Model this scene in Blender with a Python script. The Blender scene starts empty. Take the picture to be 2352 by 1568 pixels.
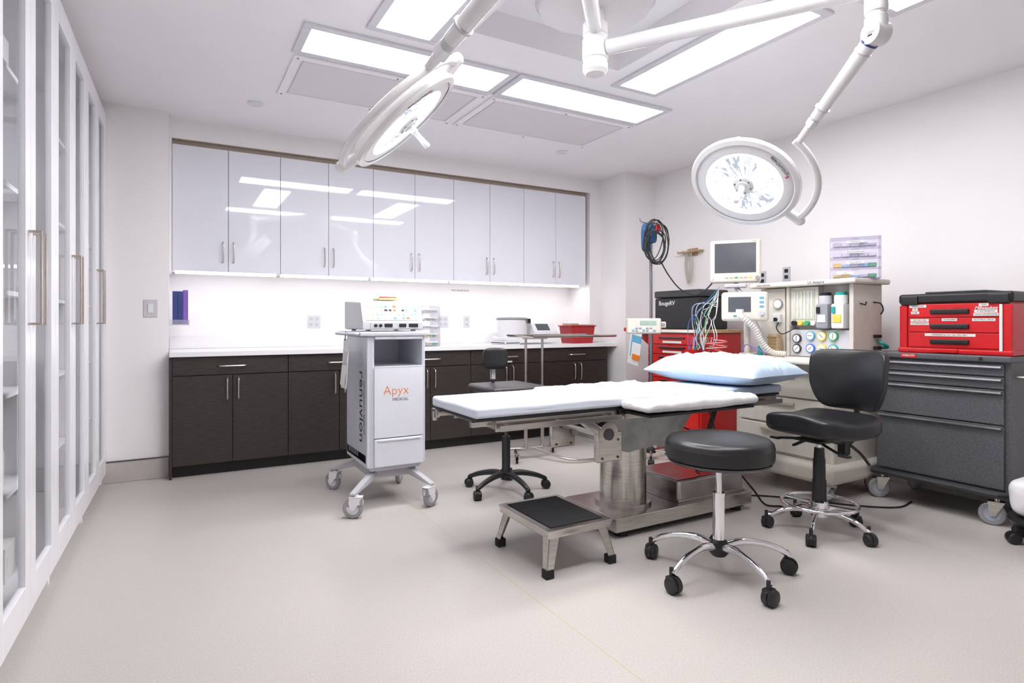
import bpy, bmesh, math, random
from mathutils import Vector, Matrix, noise
random.seed(4)
COL = bpy.context.scene.collection
W = {}
pi = math.pi

# ------------------------------------------------------------------ materials
def mat(name, col, rough=.5, metal=0., nz=0., ns=20., stretch=(1,1,1), bump=0., bs=200., coat=0., emis=None, es=0., trans=0., spec=.5, sheen=0.):
    if name in bpy.data.materials: return bpy.data.materials[name]
    m = bpy.data.materials.new(name); m.use_nodes = True
    nt = m.node_tree; b = nt.nodes['Principled BSDF']
    b.inputs['Base Color'].default_value = (*col, 1)
    b.inputs['Roughness'].default_value = rough
    b.inputs['Metallic'].default_value = metal
    b.inputs['Coat Weight'].default_value = coat
    b.inputs['Transmission Weight'].default_value = trans
    b.inputs['Specular IOR Level'].default_value = spec
    if emis:
        b.inputs['Emission Color'].default_value = (*emis, 1)
        b.inputs['Emission Strength'].default_value = es
    tc = nt.nodes.new('ShaderNodeTexCoord'); mp = nt.nodes.new('ShaderNodeMapping')
    mp.inputs['Scale'].default_value = stretch
    nt.links.new(tc.outputs['Object'], mp.inputs['Vector'])
    if nz > 0:
        n = nt.nodes.new('ShaderNodeTexNoise'); n.inputs['Scale'].default_value = ns; n.inputs['Detail'].default_value = 5
        r = nt.nodes.new('ShaderNodeValToRGB')
        r.color_ramp.elements[0].position = .3; r.color_ramp.elements[1].position = .7
        r.color_ramp.elements[0].color = (*[max(0, c*(1-nz)) for c in col], 1)
        r.color_ramp.elements[1].color = (*[min(1, c*(1+nz)) for c in col], 1)
        nt.links.new(mp.outputs[0], n.inputs['Vector']); nt.links.new(n.outputs['Fac'], r.inputs[0])
        nt.links.new(r.outputs[0], b.inputs['Base Color'])
    if bump > 0:
        n2 = nt.nodes.new('ShaderNodeTexNoise'); n2.inputs['Scale'].default_value = bs; n2.inputs['Detail'].default_value = 3
        bp = nt.nodes.new('ShaderNodeBump'); bp.inputs['Strength'].default_value = bump; bp.inputs['Distance'].default_value = .01
        nt.links.new(mp.outputs[0], n2.inputs['Vector']); nt.links.new(n2.outputs['Fac'], bp.inputs['Height'])
        nt.links.new(bp.outputs[0], b.inputs['Normal'])
    return m

WALL = mat('wall_paint', (.89,.87,.875), .65, nz=.01, ns=3, bump=.02, bs=300)
CEIL = mat('ceiling_paint', (.92,.905,.925), .7, nz=.01, ns=3)
TRIMW = mat('white_lacquer', (.88,.88,.92), .22, nz=.01, ns=4)
GLOSSW = mat('gloss_white_laminate', (.79,.80,.87), .03, nz=.01, ns=4, coat=.3)
CARC = mat('cabinet_carcass', (.42,.40,.41), .5, nz=.03)
INNER = mat('cabinet_interior', (.88,.87,.90), .5, nz=.02)
DWOOD = mat('dark_wood_laminate', (.031,.0245,.0215), .42, nz=.40, ns=14, stretch=(1,1,14), bump=.04, bs=60)
DARKT = mat('toe_kick_dark', (.012,.01,.01), .6, nz=.1)
QUARTZ = mat('white_quartz', (.86,.85,.87), .2, nz=.02, ns=60)
NICKEL = mat('brushed_nickel', (.62,.57,.53), .3, 1, nz=.08, ns=60, stretch=(1,1,8))
CHAMP = mat('champagne_nickel', (.60,.53,.48), .35, 1, nz=.06, ns=40)
STEEL = mat('stainless_steel', (.56,.53,.50), .24, 1, nz=.14, ns=9, stretch=(1,1,12))
POLE = mat('pole_steel', (.30,.30,.32), .3, 1, nz=.1, ns=9)
CHROME = mat('chrome', (.82,.82,.84), .08, 1, nz=.02)
BLKV = mat('black_vinyl', (.009,.009,.011), .33, nz=.15, bump=.06, bs=260)
BLKP = mat('black_plastic', (.012,.012,.013), .42, nz=.12)
RUBB = mat('black_rubber', (.009,.009,.010), .7, nz=.2, bump=.15, bs=400)
GRYP = mat('grey_plastic', (.30,.30,.32), .45, nz=.05)
LGRY = mat('light_grey_plastic', (.55,.55,.58), .4, nz=.03)
WPL = mat('white_plastic', (.78,.78,.80), .32, nz=.02)
LAMPW = mat('lamp_white_enamel', (.78,.77,.78), .25, nz=.02, coat=.2)
CREAM = mat('cream_plastic', (.70,.66,.59), .42, nz=.04)
CREAMD = mat('cream_metal', (.64,.60,.54), .45, nz=.05)
CREAMK = mat('beige_panel', (.48,.44,.37), .5, nz=.05)
SHEET = mat('pale_blue_sheet', (.66,.71,.80), .75, nz=.03, ns=6, bump=.12, bs=30)
SHEETW = mat('white_cloth', (.76,.755,.77), .8, nz=.03, ns=8, bump=.2, bs=40)
PILB = mat('blue_pillow_cover', (.51,.64,.80), .7, nz=.06, ns=5, bump=.3, bs=14)
BLUEP = mat('blue_pad', (.52,.60,.73), .6, nz=.05)
RED = mat('red_enamel', (.55,.014,.012), .3, nz=.08, coat=.2)
REDT = mat('red_tool_plastic', (.60,.010,.014), .32, nz=.06)
GHAM = mat('hammertone_grey', (.12,.123,.134), .40, .3, nz=.30, ns=160, bump=.1, bs=220)
GHAMD = mat('dark_grey_metal', (.055,.057,.061), .45, .3, nz=.1)
DSCR = mat('dark_screen', (.09,.095,.11), .15, nz=.05)
BLK = mat('black_ink', (.012,.012,.012), .5, nz=.05)
ORG = mat('orange_ink', (.78,.20,.02), .5, nz=.03)
GINK = mat('grey_ink', (.10,.10,.12), .5, nz=.03)
WINK = mat('white_ink', (.8,.8,.8), .5, nz=.03)
LABW = mat('label_white', (.78,.78,.76), .5, nz=.02)
NAVY = mat('navy_card', (.03,.05,.20), .45, nz=.1)
PURP = mat('purple_card', (.22,.12,.48), .45, nz=.1)
BLU = mat('blue_plastic', (.04,.15,.55), .4, nz=.1)
DBLU = mat('blue_cuff', (.025,.08,.18), .75, nz=.25, ns=30)
GRN = mat('green_plastic', (.05,.38,.14), .4, nz=.1)
TEAL = mat('teal_plastic', (.02,.35,.33), .4, nz=.1)
YEL = mat('yellow_plastic', (.80,.60,.10), .45, nz=.1)
TAN = mat('tan_wood', (.48,.34,.20), .5, nz=.15, ns=30)
BROWN = mat('brown_amber', (.30,.20,.08), .3, nz=.15)
FLOWM = mat('flow_glass_panel', (.62,.62,.51), .15, nz=.1, ns=40)
METD = mat('dark_metal', (.12,.12,.125), .3, 1, nz=.1)
OUTL = mat('outlet_white', (.60,.60,.63), .35, nz=.01)
LEAF = mat('leaflet_blue', (.12,.40,.60), .5, nz=.05)
PALEY = mat('pale_yellow_button', (.78,.66,.30), .5, nz=.03)
PALEB = mat('pale_blue_button', (.33,.54,.74), .5, nz=.03)
PALEG = mat('pale_green_button', (.36,.62,.42), .5, nz=.03)
POLYB = mat('bag_white', (.74,.74,.76), .35, nz=.06, bump=.4, bs=20)
BEIG = mat('beige_recess', (.50,.42,.35), .6, nz=.03)

def emat(name, col, s):
    m = bpy.data.materials.new(name); m.use_nodes = True
    nt = m.node_tree; nt.nodes.clear()
    e = nt.nodes.new('ShaderNodeEmission'); o = nt.nodes.new('ShaderNodeOutputMaterial')
    e.inputs[0].default_value = (*col, 1); e.inputs[1].default_value = s
    nt.links.new(e.outputs[0], o.inputs[0]); return m
PANEL = emat('panel_diffuser_glow', (1, .985, 1.0), 22.5)
UCL = emat('under_cabinet_glow', (1, .985, 1.0), 10.5)
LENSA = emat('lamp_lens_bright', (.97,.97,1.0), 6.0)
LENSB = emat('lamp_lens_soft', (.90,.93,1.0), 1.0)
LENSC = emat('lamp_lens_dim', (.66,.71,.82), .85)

def glassmat(name, col, diff=0.):
    m = bpy.data.materials.new(name); m.use_nodes = True
    nt = m.node_tree; nt.nodes.clear()
    o = nt.nodes.new('ShaderNodeOutputMaterial'); mx = nt.nodes.new('ShaderNodeMixShader')
    t = nt.nodes.new('ShaderNodeBsdfTransparent'); g = nt.nodes.new('ShaderNodeBsdfGlossy'); f = nt.nodes.new('ShaderNodeLayerWeight')
    pw = nt.nodes.new('ShaderNodeMath'); pw.operation = 'POWER'; pw.inputs[1].default_value = 4.0
    ml = nt.nodes.new('ShaderNodeMath'); ml.operation = 'MULTIPLY_ADD'; ml.inputs[1].default_value = .6; ml.inputs[2].default_value = .04
    f.inputs['Blend'].default_value = .5
    nt.links.new(f.outputs['Facing'], pw.inputs[0]); nt.links.new(pw.outputs[0], ml.inputs[0])
    t.inputs[0].default_value = (*[1-(1-c)*.4 for c in col], 1); g.inputs['Roughness'].default_value = .02
    src = t.outputs[0]
    if diff > 0:
        d = nt.nodes.new('ShaderNodeBsdfDiffuse'); d.inputs[0].default_value = (*col, 1)
        m2 = nt.nodes.new('ShaderNodeMixShader'); m2.inputs[0].default_value = diff
        nt.links.new(t.outputs[0], m2.inputs[1]); nt.links.new(d.outputs[0], m2.inputs[2]); src = m2.outputs[0]
    nt.links.new(ml.outputs[0], mx.inputs[0]); nt.links.new(src, mx.inputs[1]); nt.links.new(g.outputs[0], mx.inputs[2])
    nt.links.new(mx.outputs[0], o.inputs[0]); return m
GLASS = glassmat('clear_glass', (.94,.96,.97))
ACRY = glassmat('lilac_acrylic', (.72,.68,.90), .14)
ACRYC = glassmat('clear_acrylic', (.80,.80,.87), .18)

def floormat():
    m = mat('speckled_vinyl_floor', (.52,.48,.46), .36)
    nt = m.node_tree; b = nt.nodes['Principled BSDF']
    tc = nt.nodes.new('ShaderNodeTexCoord')
    mp = nt.nodes.new('ShaderNodeMapping'); mp.inputs['Scale'].default_value = (1.0,.6,1)
    nt.links.new(tc.outputs['Object'], mp.inputs[0])
    n1 = nt.nodes.new('ShaderNodeTexNoise'); n1.inputs['Scale'].default_value = 230; n1.inputs['Detail'].default_value = 4
    nt.links.new(mp.outputs[0], n1.inputs['Vector'])
    r = nt.nodes.new('ShaderNodeValToRGB'); e = r.color_ramp.elements
    e[0].position = .33; e[0].color = (.455,.42,.39,1); e[1].position = .55; e[1].color = (.535,.503,.475,1)
    nt.links.new(n1.outputs['Fac'], r.inputs[0])
    sx = nt.nodes.new('ShaderNodeSeparateXYZ'); nt.links.new(tc.outputs['Object'], sx.inputs[0])
    prev = r.outputs[0]
    for xs, c in ((1.277,(.45,.43,.24,1)), (3.30,(.42,.38,.35,1))):
        s = nt.nodes.new('ShaderNodeMath'); s.operation = 'SUBTRACT'; s.inputs[1].default_value = xs
        a = nt.nodes.new('ShaderNodeMath'); a.operation = 'ABSOLUTE'
        l = nt.nodes.new('ShaderNodeMath'); l.operation = 'LESS_THAN'; l.inputs[1].default_value = .0022
        nt.links.new(sx.outputs[0], s.inputs[0]); nt.links.new(s.outputs[0], a.inputs[0]); nt.links.new(a.outputs[0], l.inputs[0])
        mx = nt.nodes.new('ShaderNodeMixRGB'); mx.inputs[2].default_value = c
        nt.links.new(l.outputs[0], mx.inputs[0]); nt.links.new(prev, mx.inputs[1]); prev = mx.outputs[0]
    nt.links.new(prev, b.inputs['Base Color'])
    return m
FLOOR = floormat()
def grillemat():
    m = mat('perforated_grille', (.62,.59,.61), .6)
    nt = m.node_tree; b = nt.nodes['Principled BSDF']
    tc = nt.nodes.new('ShaderNodeTexCoord'); v = nt.nodes.new('ShaderNodeTexVoronoi'); v.inputs['Scale'].default_value = 90; v.inputs['Randomness'].default_value = 0
    r = nt.nodes.new('ShaderNodeValToRGB'); e = r.color_ramp.elements
    e[0].position = .22; e[0].color = (.42,.40,.42,1); e[1].position = .36; e[1].color = (.78,.75,.77,1)
    nt.links.new(tc.outputs['Object'], v.inputs['Vector']); nt.links.new(v.outputs['Distance'], r.inputs[0]); nt.links.new(r.outputs[0], b.inputs['Base Color'])
    return m
GRILLE = grillemat()

# ------------------------------------------------------------------ builder
def frame(z):
    z = Vector(z).normalized(); a = Vector((0,0,1)) if abs(z.z) < .95 else Vector((1,0,0))
    x = a.cross(z).normalized(); y = z.cross(x)
    return Matrix((x, y, z)).transposed().to_4x4()
def basis(x, y, z, o=(0,0,0)):
    M = Matrix((Vector(x), Vector(y), Vector(z))).transposed().to_4x4(); M.translation = Vector(o); return M
def cat_rom(pts, n):
    P = [Vector(p) for p in pts]; Q = [P[0]*2-P[1]]+P+[P[-1]*2-P[-2]]; out = []
    for i in range(1, len(Q)-2):
        for k in range(n):
            t = k/n; a,b,c,d = Q[i-1],Q[i],Q[i+1],Q[i+2]
            out.append(.5*((2*b)+(c-a)*t+(2*a-5*b+4*c-d)*t*t+(3*b-a-3*c+d)*t**3))
    out.append(P[-1]); return out

class MB:
    def __init__(s): s.bm = bmesh.new(); s.bev = False
    def _fin(s, verts, m):
        fs = set(f for v in verts for f in v.link_faces)
        for f in fs: f.material_index = m
        return fs
    def boxm(s, M, size, m=0, bev=0, seg=2):
        r = bmesh.ops.create_cube(s.bm, size=1, matrix=M @ Matrix.Diagonal((*size, 1)))
        s._fin(r['verts'], m)
        if bev > 0:
            s.bev = True
            es = list(set(e for v in r['verts'] for e in v.link_edges))
            bmesh.ops.bevel(s.bm, geom=es, offset=min(bev, min(size)*.49), segments=seg, profile=.5, affect='EDGES')
        return s
    def box(s, x0, x1, y0, y1, z0, z1, m=0, bev=0, seg=2):
        return s.boxm(Matrix.Translation(((x0+x1)/2, (y0+y1)/2, (z0+z1)/2)), (abs(x1-x0), abs(y1-y0), abs(z1-z0)), m, bev, seg)
    def cyl(s, p0, p1, r, r2=None, seg=24, m=0):
        p0 = Vector(p0); p1 = Vector(p1); d = p1-p0
        M = Matrix.Translation((p0+p1)/2) @ frame(d)
        q = bmesh.ops.create_cone(s.bm, cap_ends=True, segments=seg, radius1=r, radius2=r if r2 is None else r2, depth=d.length, matrix=M)
        s._fin(q['verts'], m); return s
    def sph(s, c, r, m=0, sc=(1,1,1), seg=16):
        q = bmesh.ops.create_uvsphere(s.bm, u_segments=seg, v_segments=seg//2+2, radius=r, matrix=Matrix.Translation(c) @ Matrix.Diagonal((*sc, 1)))
        s._fin(q['verts'], m); return s
    def quad(s, pts, m=0):
        f = s.bm.faces.new([s.bm.verts.new(Vector(p)) for p in pts]); f.material_index = m; return s
    def lathe(s, prof, M=None, seg=40, m=0):
        M = M or Matrix(); rings = []
        for r, z in prof:
            if r < 1e-5: rings.append([s.bm.verts.new(M @ Vector((0,0,z)))])
            else: rings.append([s.bm.verts.new(M @ Vector((r*math.cos(2*pi*i/seg), r*math.sin(2*pi*i/seg), z))) for i in range(seg)])
        for a, b in zip(rings, rings[1:]):
            for i in range(seg):
                j = (i+1) % seg
                vs = [a[i % len(a)], a[j % len(a)], b[j % len(b)], b[i % len(b)]]
                u = []
                for v in vs:
                    if v not in u: u.append(v)
                if len(u) > 2:
                    f = s.bm.faces.new(u); f.material_index = m
        return s
    def tube(s, pts, r, seg=10, m=0, sm=0, closed=False):
        P = cat_rom(pts, sm) if sm else [Vector(p) for p in pts]
        n = len(P); rs = r if isinstance(r, (list, tuple)) else [r]*n
        if len(rs) != n:
            k0 = len(rs)-1; q = []
            for i in range(n):
                t = i/(n-1)*k0; a = min(int(t), k0-1) if k0 else 0; q.append(rs[a]+(rs[min(a+1,k0)]-rs[a])*(t-a))
            rs = q
        rings = []; prevx = None
        for i in range(n):
            if closed: t = P[(i+1) % n]-P[i-1]
            else: t = P[min(i+1, n-1)]-P[max(i-1, 0)]
            if t.length < 1e-9: t = Vector((0,0,1))
            t.normalize()
            if prevx is None: F = frame(t); x = F.col[0].to_3d()
            else:
                x = prevx-t*prevx.dot(t); x.normalize()
            y = t.cross(x); prevx = x
            rings.append([s.bm.verts.new(P[i]+(x*math.cos(2*pi*k/seg)+y*math.sin(2*pi*k/seg))*rs[i]) for k in range(seg)])
        pairs = list(zip(rings, rings[1:]))
        if closed: pairs.append((rings[-1], rings[0]))
        for a, b in pairs:
            for k in range(seg):
                f = s.bm.faces.new((a[k], a[(k+1) % seg], b[(k+1) % seg], b[k])); f.material_index = m
        if not closed:
            f = s.bm.faces.new(rings[0][::-1]); f.material_index = m
            f = s.bm.faces.new(rings[-1]); f.material_index = m
        return s
    def prism(s, pts, vec, m=0, bev=0):
        a = [s.bm.verts.new(Vector(p)) for p in pts]; b = [s.bm.verts.new(Vector(p)+Vector(vec)) for p in pts]
        fs = [s.bm.faces.new(a), s.bm.faces.new(b[::-1])]
        n = len(a)
        for i in range(n): fs.append(s.bm.faces.new((a[i], b[i], b[(i+1) % n], a[(i+1) % n])))
        for f in fs: f.material_index = m
        bmesh.ops.recalc_face_normals(s.bm, faces=fs)
        if bev:
            s.bev = True
            bmesh.ops.bevel(s.bm, geom=list(set(e for f in fs for e in f.edges)), offset=bev, segments=2, profile=.5, affect='EDGES')
        return s
    def _cube(s, cuts, fn, m):
        t = bmesh.new(); bmesh.ops.create_cube(t, size=2)
        bmesh.ops.subdivide_edges(t, edges=t.edges[:], cuts=cuts, use_grid_fill=True)
        mp = {v: s.bm.verts.new(fn(v.co)) for v in t.verts}
        for f in t.faces:
            g = s.bm.faces.new([mp[v] for v in f.verts]); g.material_index = m
        t.free(); return s
    def rbox(s, c, size, p=6, cuts=10, warp=None, M=None, m=0):
        M = M or Matrix()
        def fn(co):
            x, y, z = co; mx = max(abs(x), abs(y), abs(z)); pn = (abs(x)**p+abs(y)**p+abs(z)**p)**(1/p)
            q = Vector((x, y, z))*(mx/pn); q = Vector((q.x*size[0]/2, q.y*size[1]/2, q.z*size[2]/2))
            if warp: q = warp(q)
            return M @ (q+Vector(c))
        return s._cube(cuts, fn, m)
    def soft(s, c, size, r, cuts=20, warp=None, M=None, m=0):
        M = M or Matrix(); h = [d/2 for d in size]
        def fn(co):
            q = []; inn = []
            for k in range(3):
                u = co[k]; a = abs(u); sg = 1 if u >= 0 else -1; rr = min(r, h[k]*.98)
                v = (a/.7)*(h[k]-rr) if a < .7 else (h[k]-rr)+(a-.7)/.3*rr
                q.append(sg*v); inn.append(sg*min(v, h[k]-rr))
            q = Vector(q); inn = Vector(inn); d = q-inn
            if d.length > 1e-7: q = inn+d.normalized()*min(r, min(h)*.98)
            if warp: q = warp(q)
            return M @ (q+Vector(c))
        return s._cube(cuts, fn, m)

def mesh_from(mb, name, mats, M=None, ang=38):
    me = bpy.data.meshes.new(name)
    bmesh.ops.recalc_face_normals(mb.bm, faces=mb.bm.faces[:])
    mb.bm.to_mesh(me); mb.bm.free()
    if M is not None: me.transform(M)
    for m in (mats if isinstance(mats, (list, tuple)) else [mats]): me.materials.append(m)
    me.polygons.foreach_set('use_smooth', [True]*len(me.polygons))
    me.set_sharp_from_angle(angle=math.radians(ang))
    me.update(); return me
def wn(o, mb):
    if mb.bev:
        md = o.modifiers.new('weighted', 'WEIGHTED_NORMAL'); md.keep_sharp = True; md.weight = 80
def T(name, label, cat, loc=(0,0,0), rz=0., group=None):
    o = bpy.data.objects.new(name, None); COL.objects.link(o)
    o.empty_display_size = .1; o.location = loc; o.rotation_euler = (0,0,rz)
    W[o] = Matrix.Translation(loc) @ Matrix.Rotation(rz, 4, 'Z')
    o['label'] = label; o['category'] = cat
    if group: o['group'] = group
    return o
def part(mb, name, mats, parent, world=False, M=None, label=None):
    me = mesh_from(mb, name, mats, M)
    if world: me.transform(W[parent].inverted())
    o = bpy.data.objects.new(name, me); COL.objects.link(o); o.parent = parent; W[o] = W[parent].copy(); wn(o, mb)
    if label: o['label'] = label
    return o
def S(mb, name, mats, label, cat, loc=(0,0,0), group=None, local=False, rz=0.):
    me = mesh_from(mb, name, mats)
    if not local: me.transform(Matrix.Translation(Vector(loc)*-1))
    o = bpy.data.objects.new(name, me); COL.objects.link(o); o.location = loc; o.rotation_euler = (0,0,rz); wn(o, mb)
    W[o] = Matrix.Translation(loc) @ Matrix.Rotation(rz, 4, 'Z')
    o['label'] = label; o['category'] = cat
    if group: o['group'] = group
    return o
def struct(mb, name, mats):
    me = mesh_from(mb, name, mats); o = bpy.data.objects.new(name, me); COL.objects.link(o); o['kind'] = 'structure'; W[o] = Matrix(); wn(o, mb); return o
def clone(o, loc=None, rz=None, parent=None):
    n = o.copy(); COL.objects.link(n)
    if parent: n.parent = parent
    if loc is not None: n.location = loc
    if rz is not None: n.rotation_euler = (0,0,rz)
    if parent is None: W[n] = Matrix.Translation(n.location) @ Matrix.Rotation(n.rotation_euler.z, 4, 'Z')
    else: W[n] = W[parent]
    for c in o.children: clone(c, parent=n)
    return n
FX = ((0,-1,0),(0,0,1),(-1,0,0))     # text on a face looking -X
FY = ((1,0,0),(0,0,1),(0,-1,0))      # text on a face looking -Y
def text(st, size, loc, ax, m, parent, world=True, off=0., align='CENTER', name='lettering', ex=.0004, shear=0.):
    cu = bpy.data.curves.new('t', 'FONT'); cu.body = st; cu.size = size; cu.align_x = align; cu.align_y = 'CENTER'
    cu.extrude = ex; cu.offset = off; cu.resolution_u = 3; cu.shear = shear
    o = bpy.data.objects.new('t', cu); COL.objects.link(o)
    bpy.context.view_layer.update()
    me = bpy.data.meshes.new_from_object(o.evaluated_get(bpy.context.evaluated_depsgraph_get()))
    bpy.data.objects.remove(o)
    me.name = name; me.materials.clear(); me.materials.append(m)
    me.transform(basis(*ax, loc))
    if world: me.transform(W[parent].inverted())
    q = bpy.data.objects.new(name, me); COL.objects.link(q); q.parent = parent; W[q] = W[parent].copy(); return q
def RZ(a): return Matrix.Rotation(a, 4, 'Z')

# ------------------------------------------------------------------ room shell
CZ = 2.65
struct(MB().box(-.95,4.55,-1.7,5.6,-.06,0), 'floor', FLOOR)
c = MB()
c.box(-1.0,1.38,-1.7,5.6,CZ,2.95).box(2.36,4.55,-1.7,5.6,CZ,2.95).box(1.38,2.36,-1.7,1.8,CZ,2.95).box(1.38,2.36,2.84,5.6,CZ,2.95).box(1.38,2.36,1.8,2.84,2.80,2.95)
struct(c, 'ceiling', CEIL)
struct(MB().box(-.98,4.5,5.5,5.6,0,CZ), 'wall_back', WALL)
struct(MB().box(-1.05,-.95,-1.7,5.6,0,CZ), 'wall_left', WALL)
struct(MB().box(4.42,4.55,-1.7,5.6,0,CZ), 'wall_right', WALL)
struct(MB().box(-.98,4.5,-1.8,-1.7,0,CZ), 'wall_front', WALL)
struct(MB().box(-.95,-.02,5.0,5.5,0,CZ), 'wall_pillar', WALL)
struct(MB().box(-.02,4.02,5.13,5.5,2.5,CZ), 'wall_soffit', WALL)
struct(MB().box(3.875,4.02,5.13,5.5,.91,2.5), 'wall_return', WALL)
struct(MB().box(4.02,4.42,4.72,5.5,0,CZ), 'wall_column', WALL)
struct(MB().box(-.95,-.49,-1.7,5.0,2.58,CZ), 'trim_1', WALL)
struct(MB().box(0,3.85,5.19,5.21,2.462,2.5).box(0,3.85,5.132,5.19,2.497,2.4995), 'trim_2', BEIG)
struct(MB().box(-.0195,-.001,5.135,5.49,1.5,2.499), 'trim_3', WALL)
COVE = mat('cove_base', (.50,.46,.44), .45, nz=.08, ns=160)
b = MB(); b.box(-.42,-.02,4.985,5.0,0,.145,0,.004).box(-.42,-.02,4.983,5.0,.145,.152,1)
struct(b, 'baseboard_pillar', [COVE, METD])
b = MB(); b.box(4.405,4.42,-1.7,4.72,0,.145,0,.004).box(4.403,4.42,-1.7,4.72,.145,.152,1)
struct(b, 'baseboard_right', [COVE, METD])
b = MB(); b.box(4.02,4.405,4.705,4.72,0,.145,0,.004).box(4.02,4.405,4.703,4.72,.145,.152,1)
struct(b, 'baseboard_column', [COVE, METD])

# ------------------------------------------------------------------ ceiling fixtures
FRM = mat('fixture_frame', (.66,.65,.70), .35, nz=.02)
def light_panel(cx, cy, lx, ly):
    th = T('ceiling_light', 'recessed rectangular fluorescent ceiling light with white metal frame', 'ceiling light', (cx, cy, CZ), group='ceiling light panels')
    f = .045; z0 = -.014
    m = MB()
    m.box(-lx/2,lx/2,-ly/2,-ly/2+f,z0,0,0,.003).box(-lx/2,lx/2,ly/2-f,ly/2,z0,0,0,.003)
    m.box(-lx/2,-lx/2+f,-ly/2+f,ly/2-f,z0,0,0,.003).box(lx/2-f,lx/2,-ly/2+f,ly/2-f,z0,0,0,.003)
    part(m, 'frame', FRM, th)
    part(MB().box(-lx/2+f,lx/2-f,-ly/2+f,ly/2-f,-.010,-.002), 'diffuser', PANEL, th, label='glowing white diffuser panel')
    return th
a = light_panel(1.215,3.345,1.26,.38)
clone(a, (2.49,3.345,CZ)); clone(a, (1.215,1.46,CZ)); clone(a, (2.49,1.46,CZ))
v = light_panel(1.06,2.43,.38,1.26); clone(v, (2.645,2.40,CZ))
def grille(cx, cy, lx, ly):
    th = T('ceiling_vent', 'perforated white air return grille with screwed frame', 'air vent', (cx,cy,CZ), group='ceiling air grilles')
    m = MB(); f = .05
    m.box(-lx/2,lx/2,-ly/2,-ly/2+f,-.012,0,0,.004).box(-lx/2,lx/2,ly/2-f,ly/2,-.012,0,0,.004)
    m.box(-lx/2,-lx/2+f,-ly/2+f,ly/2-f,-.012,0,0,.004).box(lx/2-f,lx/2,-ly/2+f,ly/2-f,-.012,0,0,.004)
    part(m, 'frame', CEIL, th)
    part(MB().box(-lx/2+f+.012,lx/2-f-.012,-ly/2+f+.012,ly/2-f-.012,-.008,0), 'grille', GRILLE, th)
    for sx in (-1,0,1):
        for sy in (-1,1): part(MB().cyl((sx*(lx/2-.025),sy*(ly/2-.025),-.0145),(sx*(lx/2-.025),sy*(ly/2-.025),-.012),.006,seg=10), 'screw', METD, th)
    return th
g = grille(1.225,3.90,1.24,.66); clone(g, (2.50,3.90,CZ))
for p in ((.507,4.513),(3.036,4.434)):
    S(MB().lathe([(0,-.012),(.045,-.012),(.052,-.008),(.052,0),(0,0)], Matrix.Translation((p[0],p[1],CZ))), 'sprinkler_cover', WPL, 'round white sprinkler cover plate on the ceiling', 'sprinkler cover', (p[0],p[1],CZ), group='sprinkler covers')

# ------------------------------------------------------------------ glass-door storage row
def xl(y): return -.475+(y-2.4)*.021
def storage():
    th = T('display_cabinet', 'tall white cabinet with two framed glass doors', 'cabinet', (xl(4.1),4.1,0), -.021, group='tall glass door cabinets')
    w = .9; D = .40; H = 2.57
    m = MB(); m.box(-D,0,0,.018,.0,H).box(-D,0,w-.018,w,.0,H).box(-D,-D+.012,.018,w-.018,.08,H).box(-D,0,.018,w-.018,H-.02,H).box(-D,0,.018,w-.018,.08,.1).box(-.05,-.035,.018,w-.018,0,.08)
    part(m, 'body', INNER, th)
    for z in (.47,.84,1.22,1.62,2.05):
        part(MB().box(-D+.014,-.06,.02,w-.02,z,z+.018), 'shelf', INNER, th)
    for k in (0,1):
        y0 = .003+k*w/2; y1 = y0+w/2-.006; st = .075; z0 = .07; z1 = 2.56
        m = MB(); m.box(.001,.023,y0,y0+st,z0,z1,0,.003).box(.001,.023,y1-st,y1,z0,z1,0,.003).box(.001,.023,y0+st,y1-st,z0,z0+.12,0,.003).box(.001,.023,y0+st,y1-st,z1-.11,z1,0,.003)
        d = part(m, 'door', TRIMW, th, label='white framed glass door')
        part(MB().quad([(.010,y0+st,z0+.12),(.010,y1-st,z0+.12),(.010,y1-st,z1-.11),(.010,y0+st,z1-.11)]), 'glass', GLASS, d)
        yh = (y1-.035) if k == 0 else (y0+.035)
        m = MB(); m.box(.055,.063,yh-.009,yh+.009,1.11,1.45,0,.002).box(.023,.06,yh-.009,yh+.009,1.11,1.119,0,.002).box(.023,.06,yh-.009,yh+.009,1.441,1.45,0,.002)
        part(m, 'handle', CHAMP, d, label='champagne metal bar handle')
    return th
sc = storage(); units = [(4.1,sc)]
for y in (3.2,2.3,1.4): units.append((y, clone(sc, (xl(y),y,0))))
cols = [WPL,WPL,LEAF,LABW,LABW,CREAM,LGRY,PALEB]
for y, u in units[:3]:
    for z in (.101,.489,.859,1.239,1.639,2.069):
        yy = .06
        while yy < .70:
            w = random.uniform(.09,.2); h = random.uniform(.10,.22); d = random.uniform(.14,.22)
            if random.random() < .5:
                p = RZ(-.021) @ Vector((-.10-d/2, yy+w/2, 0)) + Vector((xl(y), y, z))
                S(MB().box(-d/2,d/2,-w/2,w/2,0,h,0,.003).box(-d/2-.001,d/2+.0015,-w*.35,w*.35,h*.4,h*.7,1), 'supply_box', [random.choice(cols),LABW], 'cardboard box of medical supplies on a cabinet shelf', 'box', p, group='supply boxes in the cabinets', local=True, rz=-.021)
            yy += w+random.uniform(.02,.12)

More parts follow.
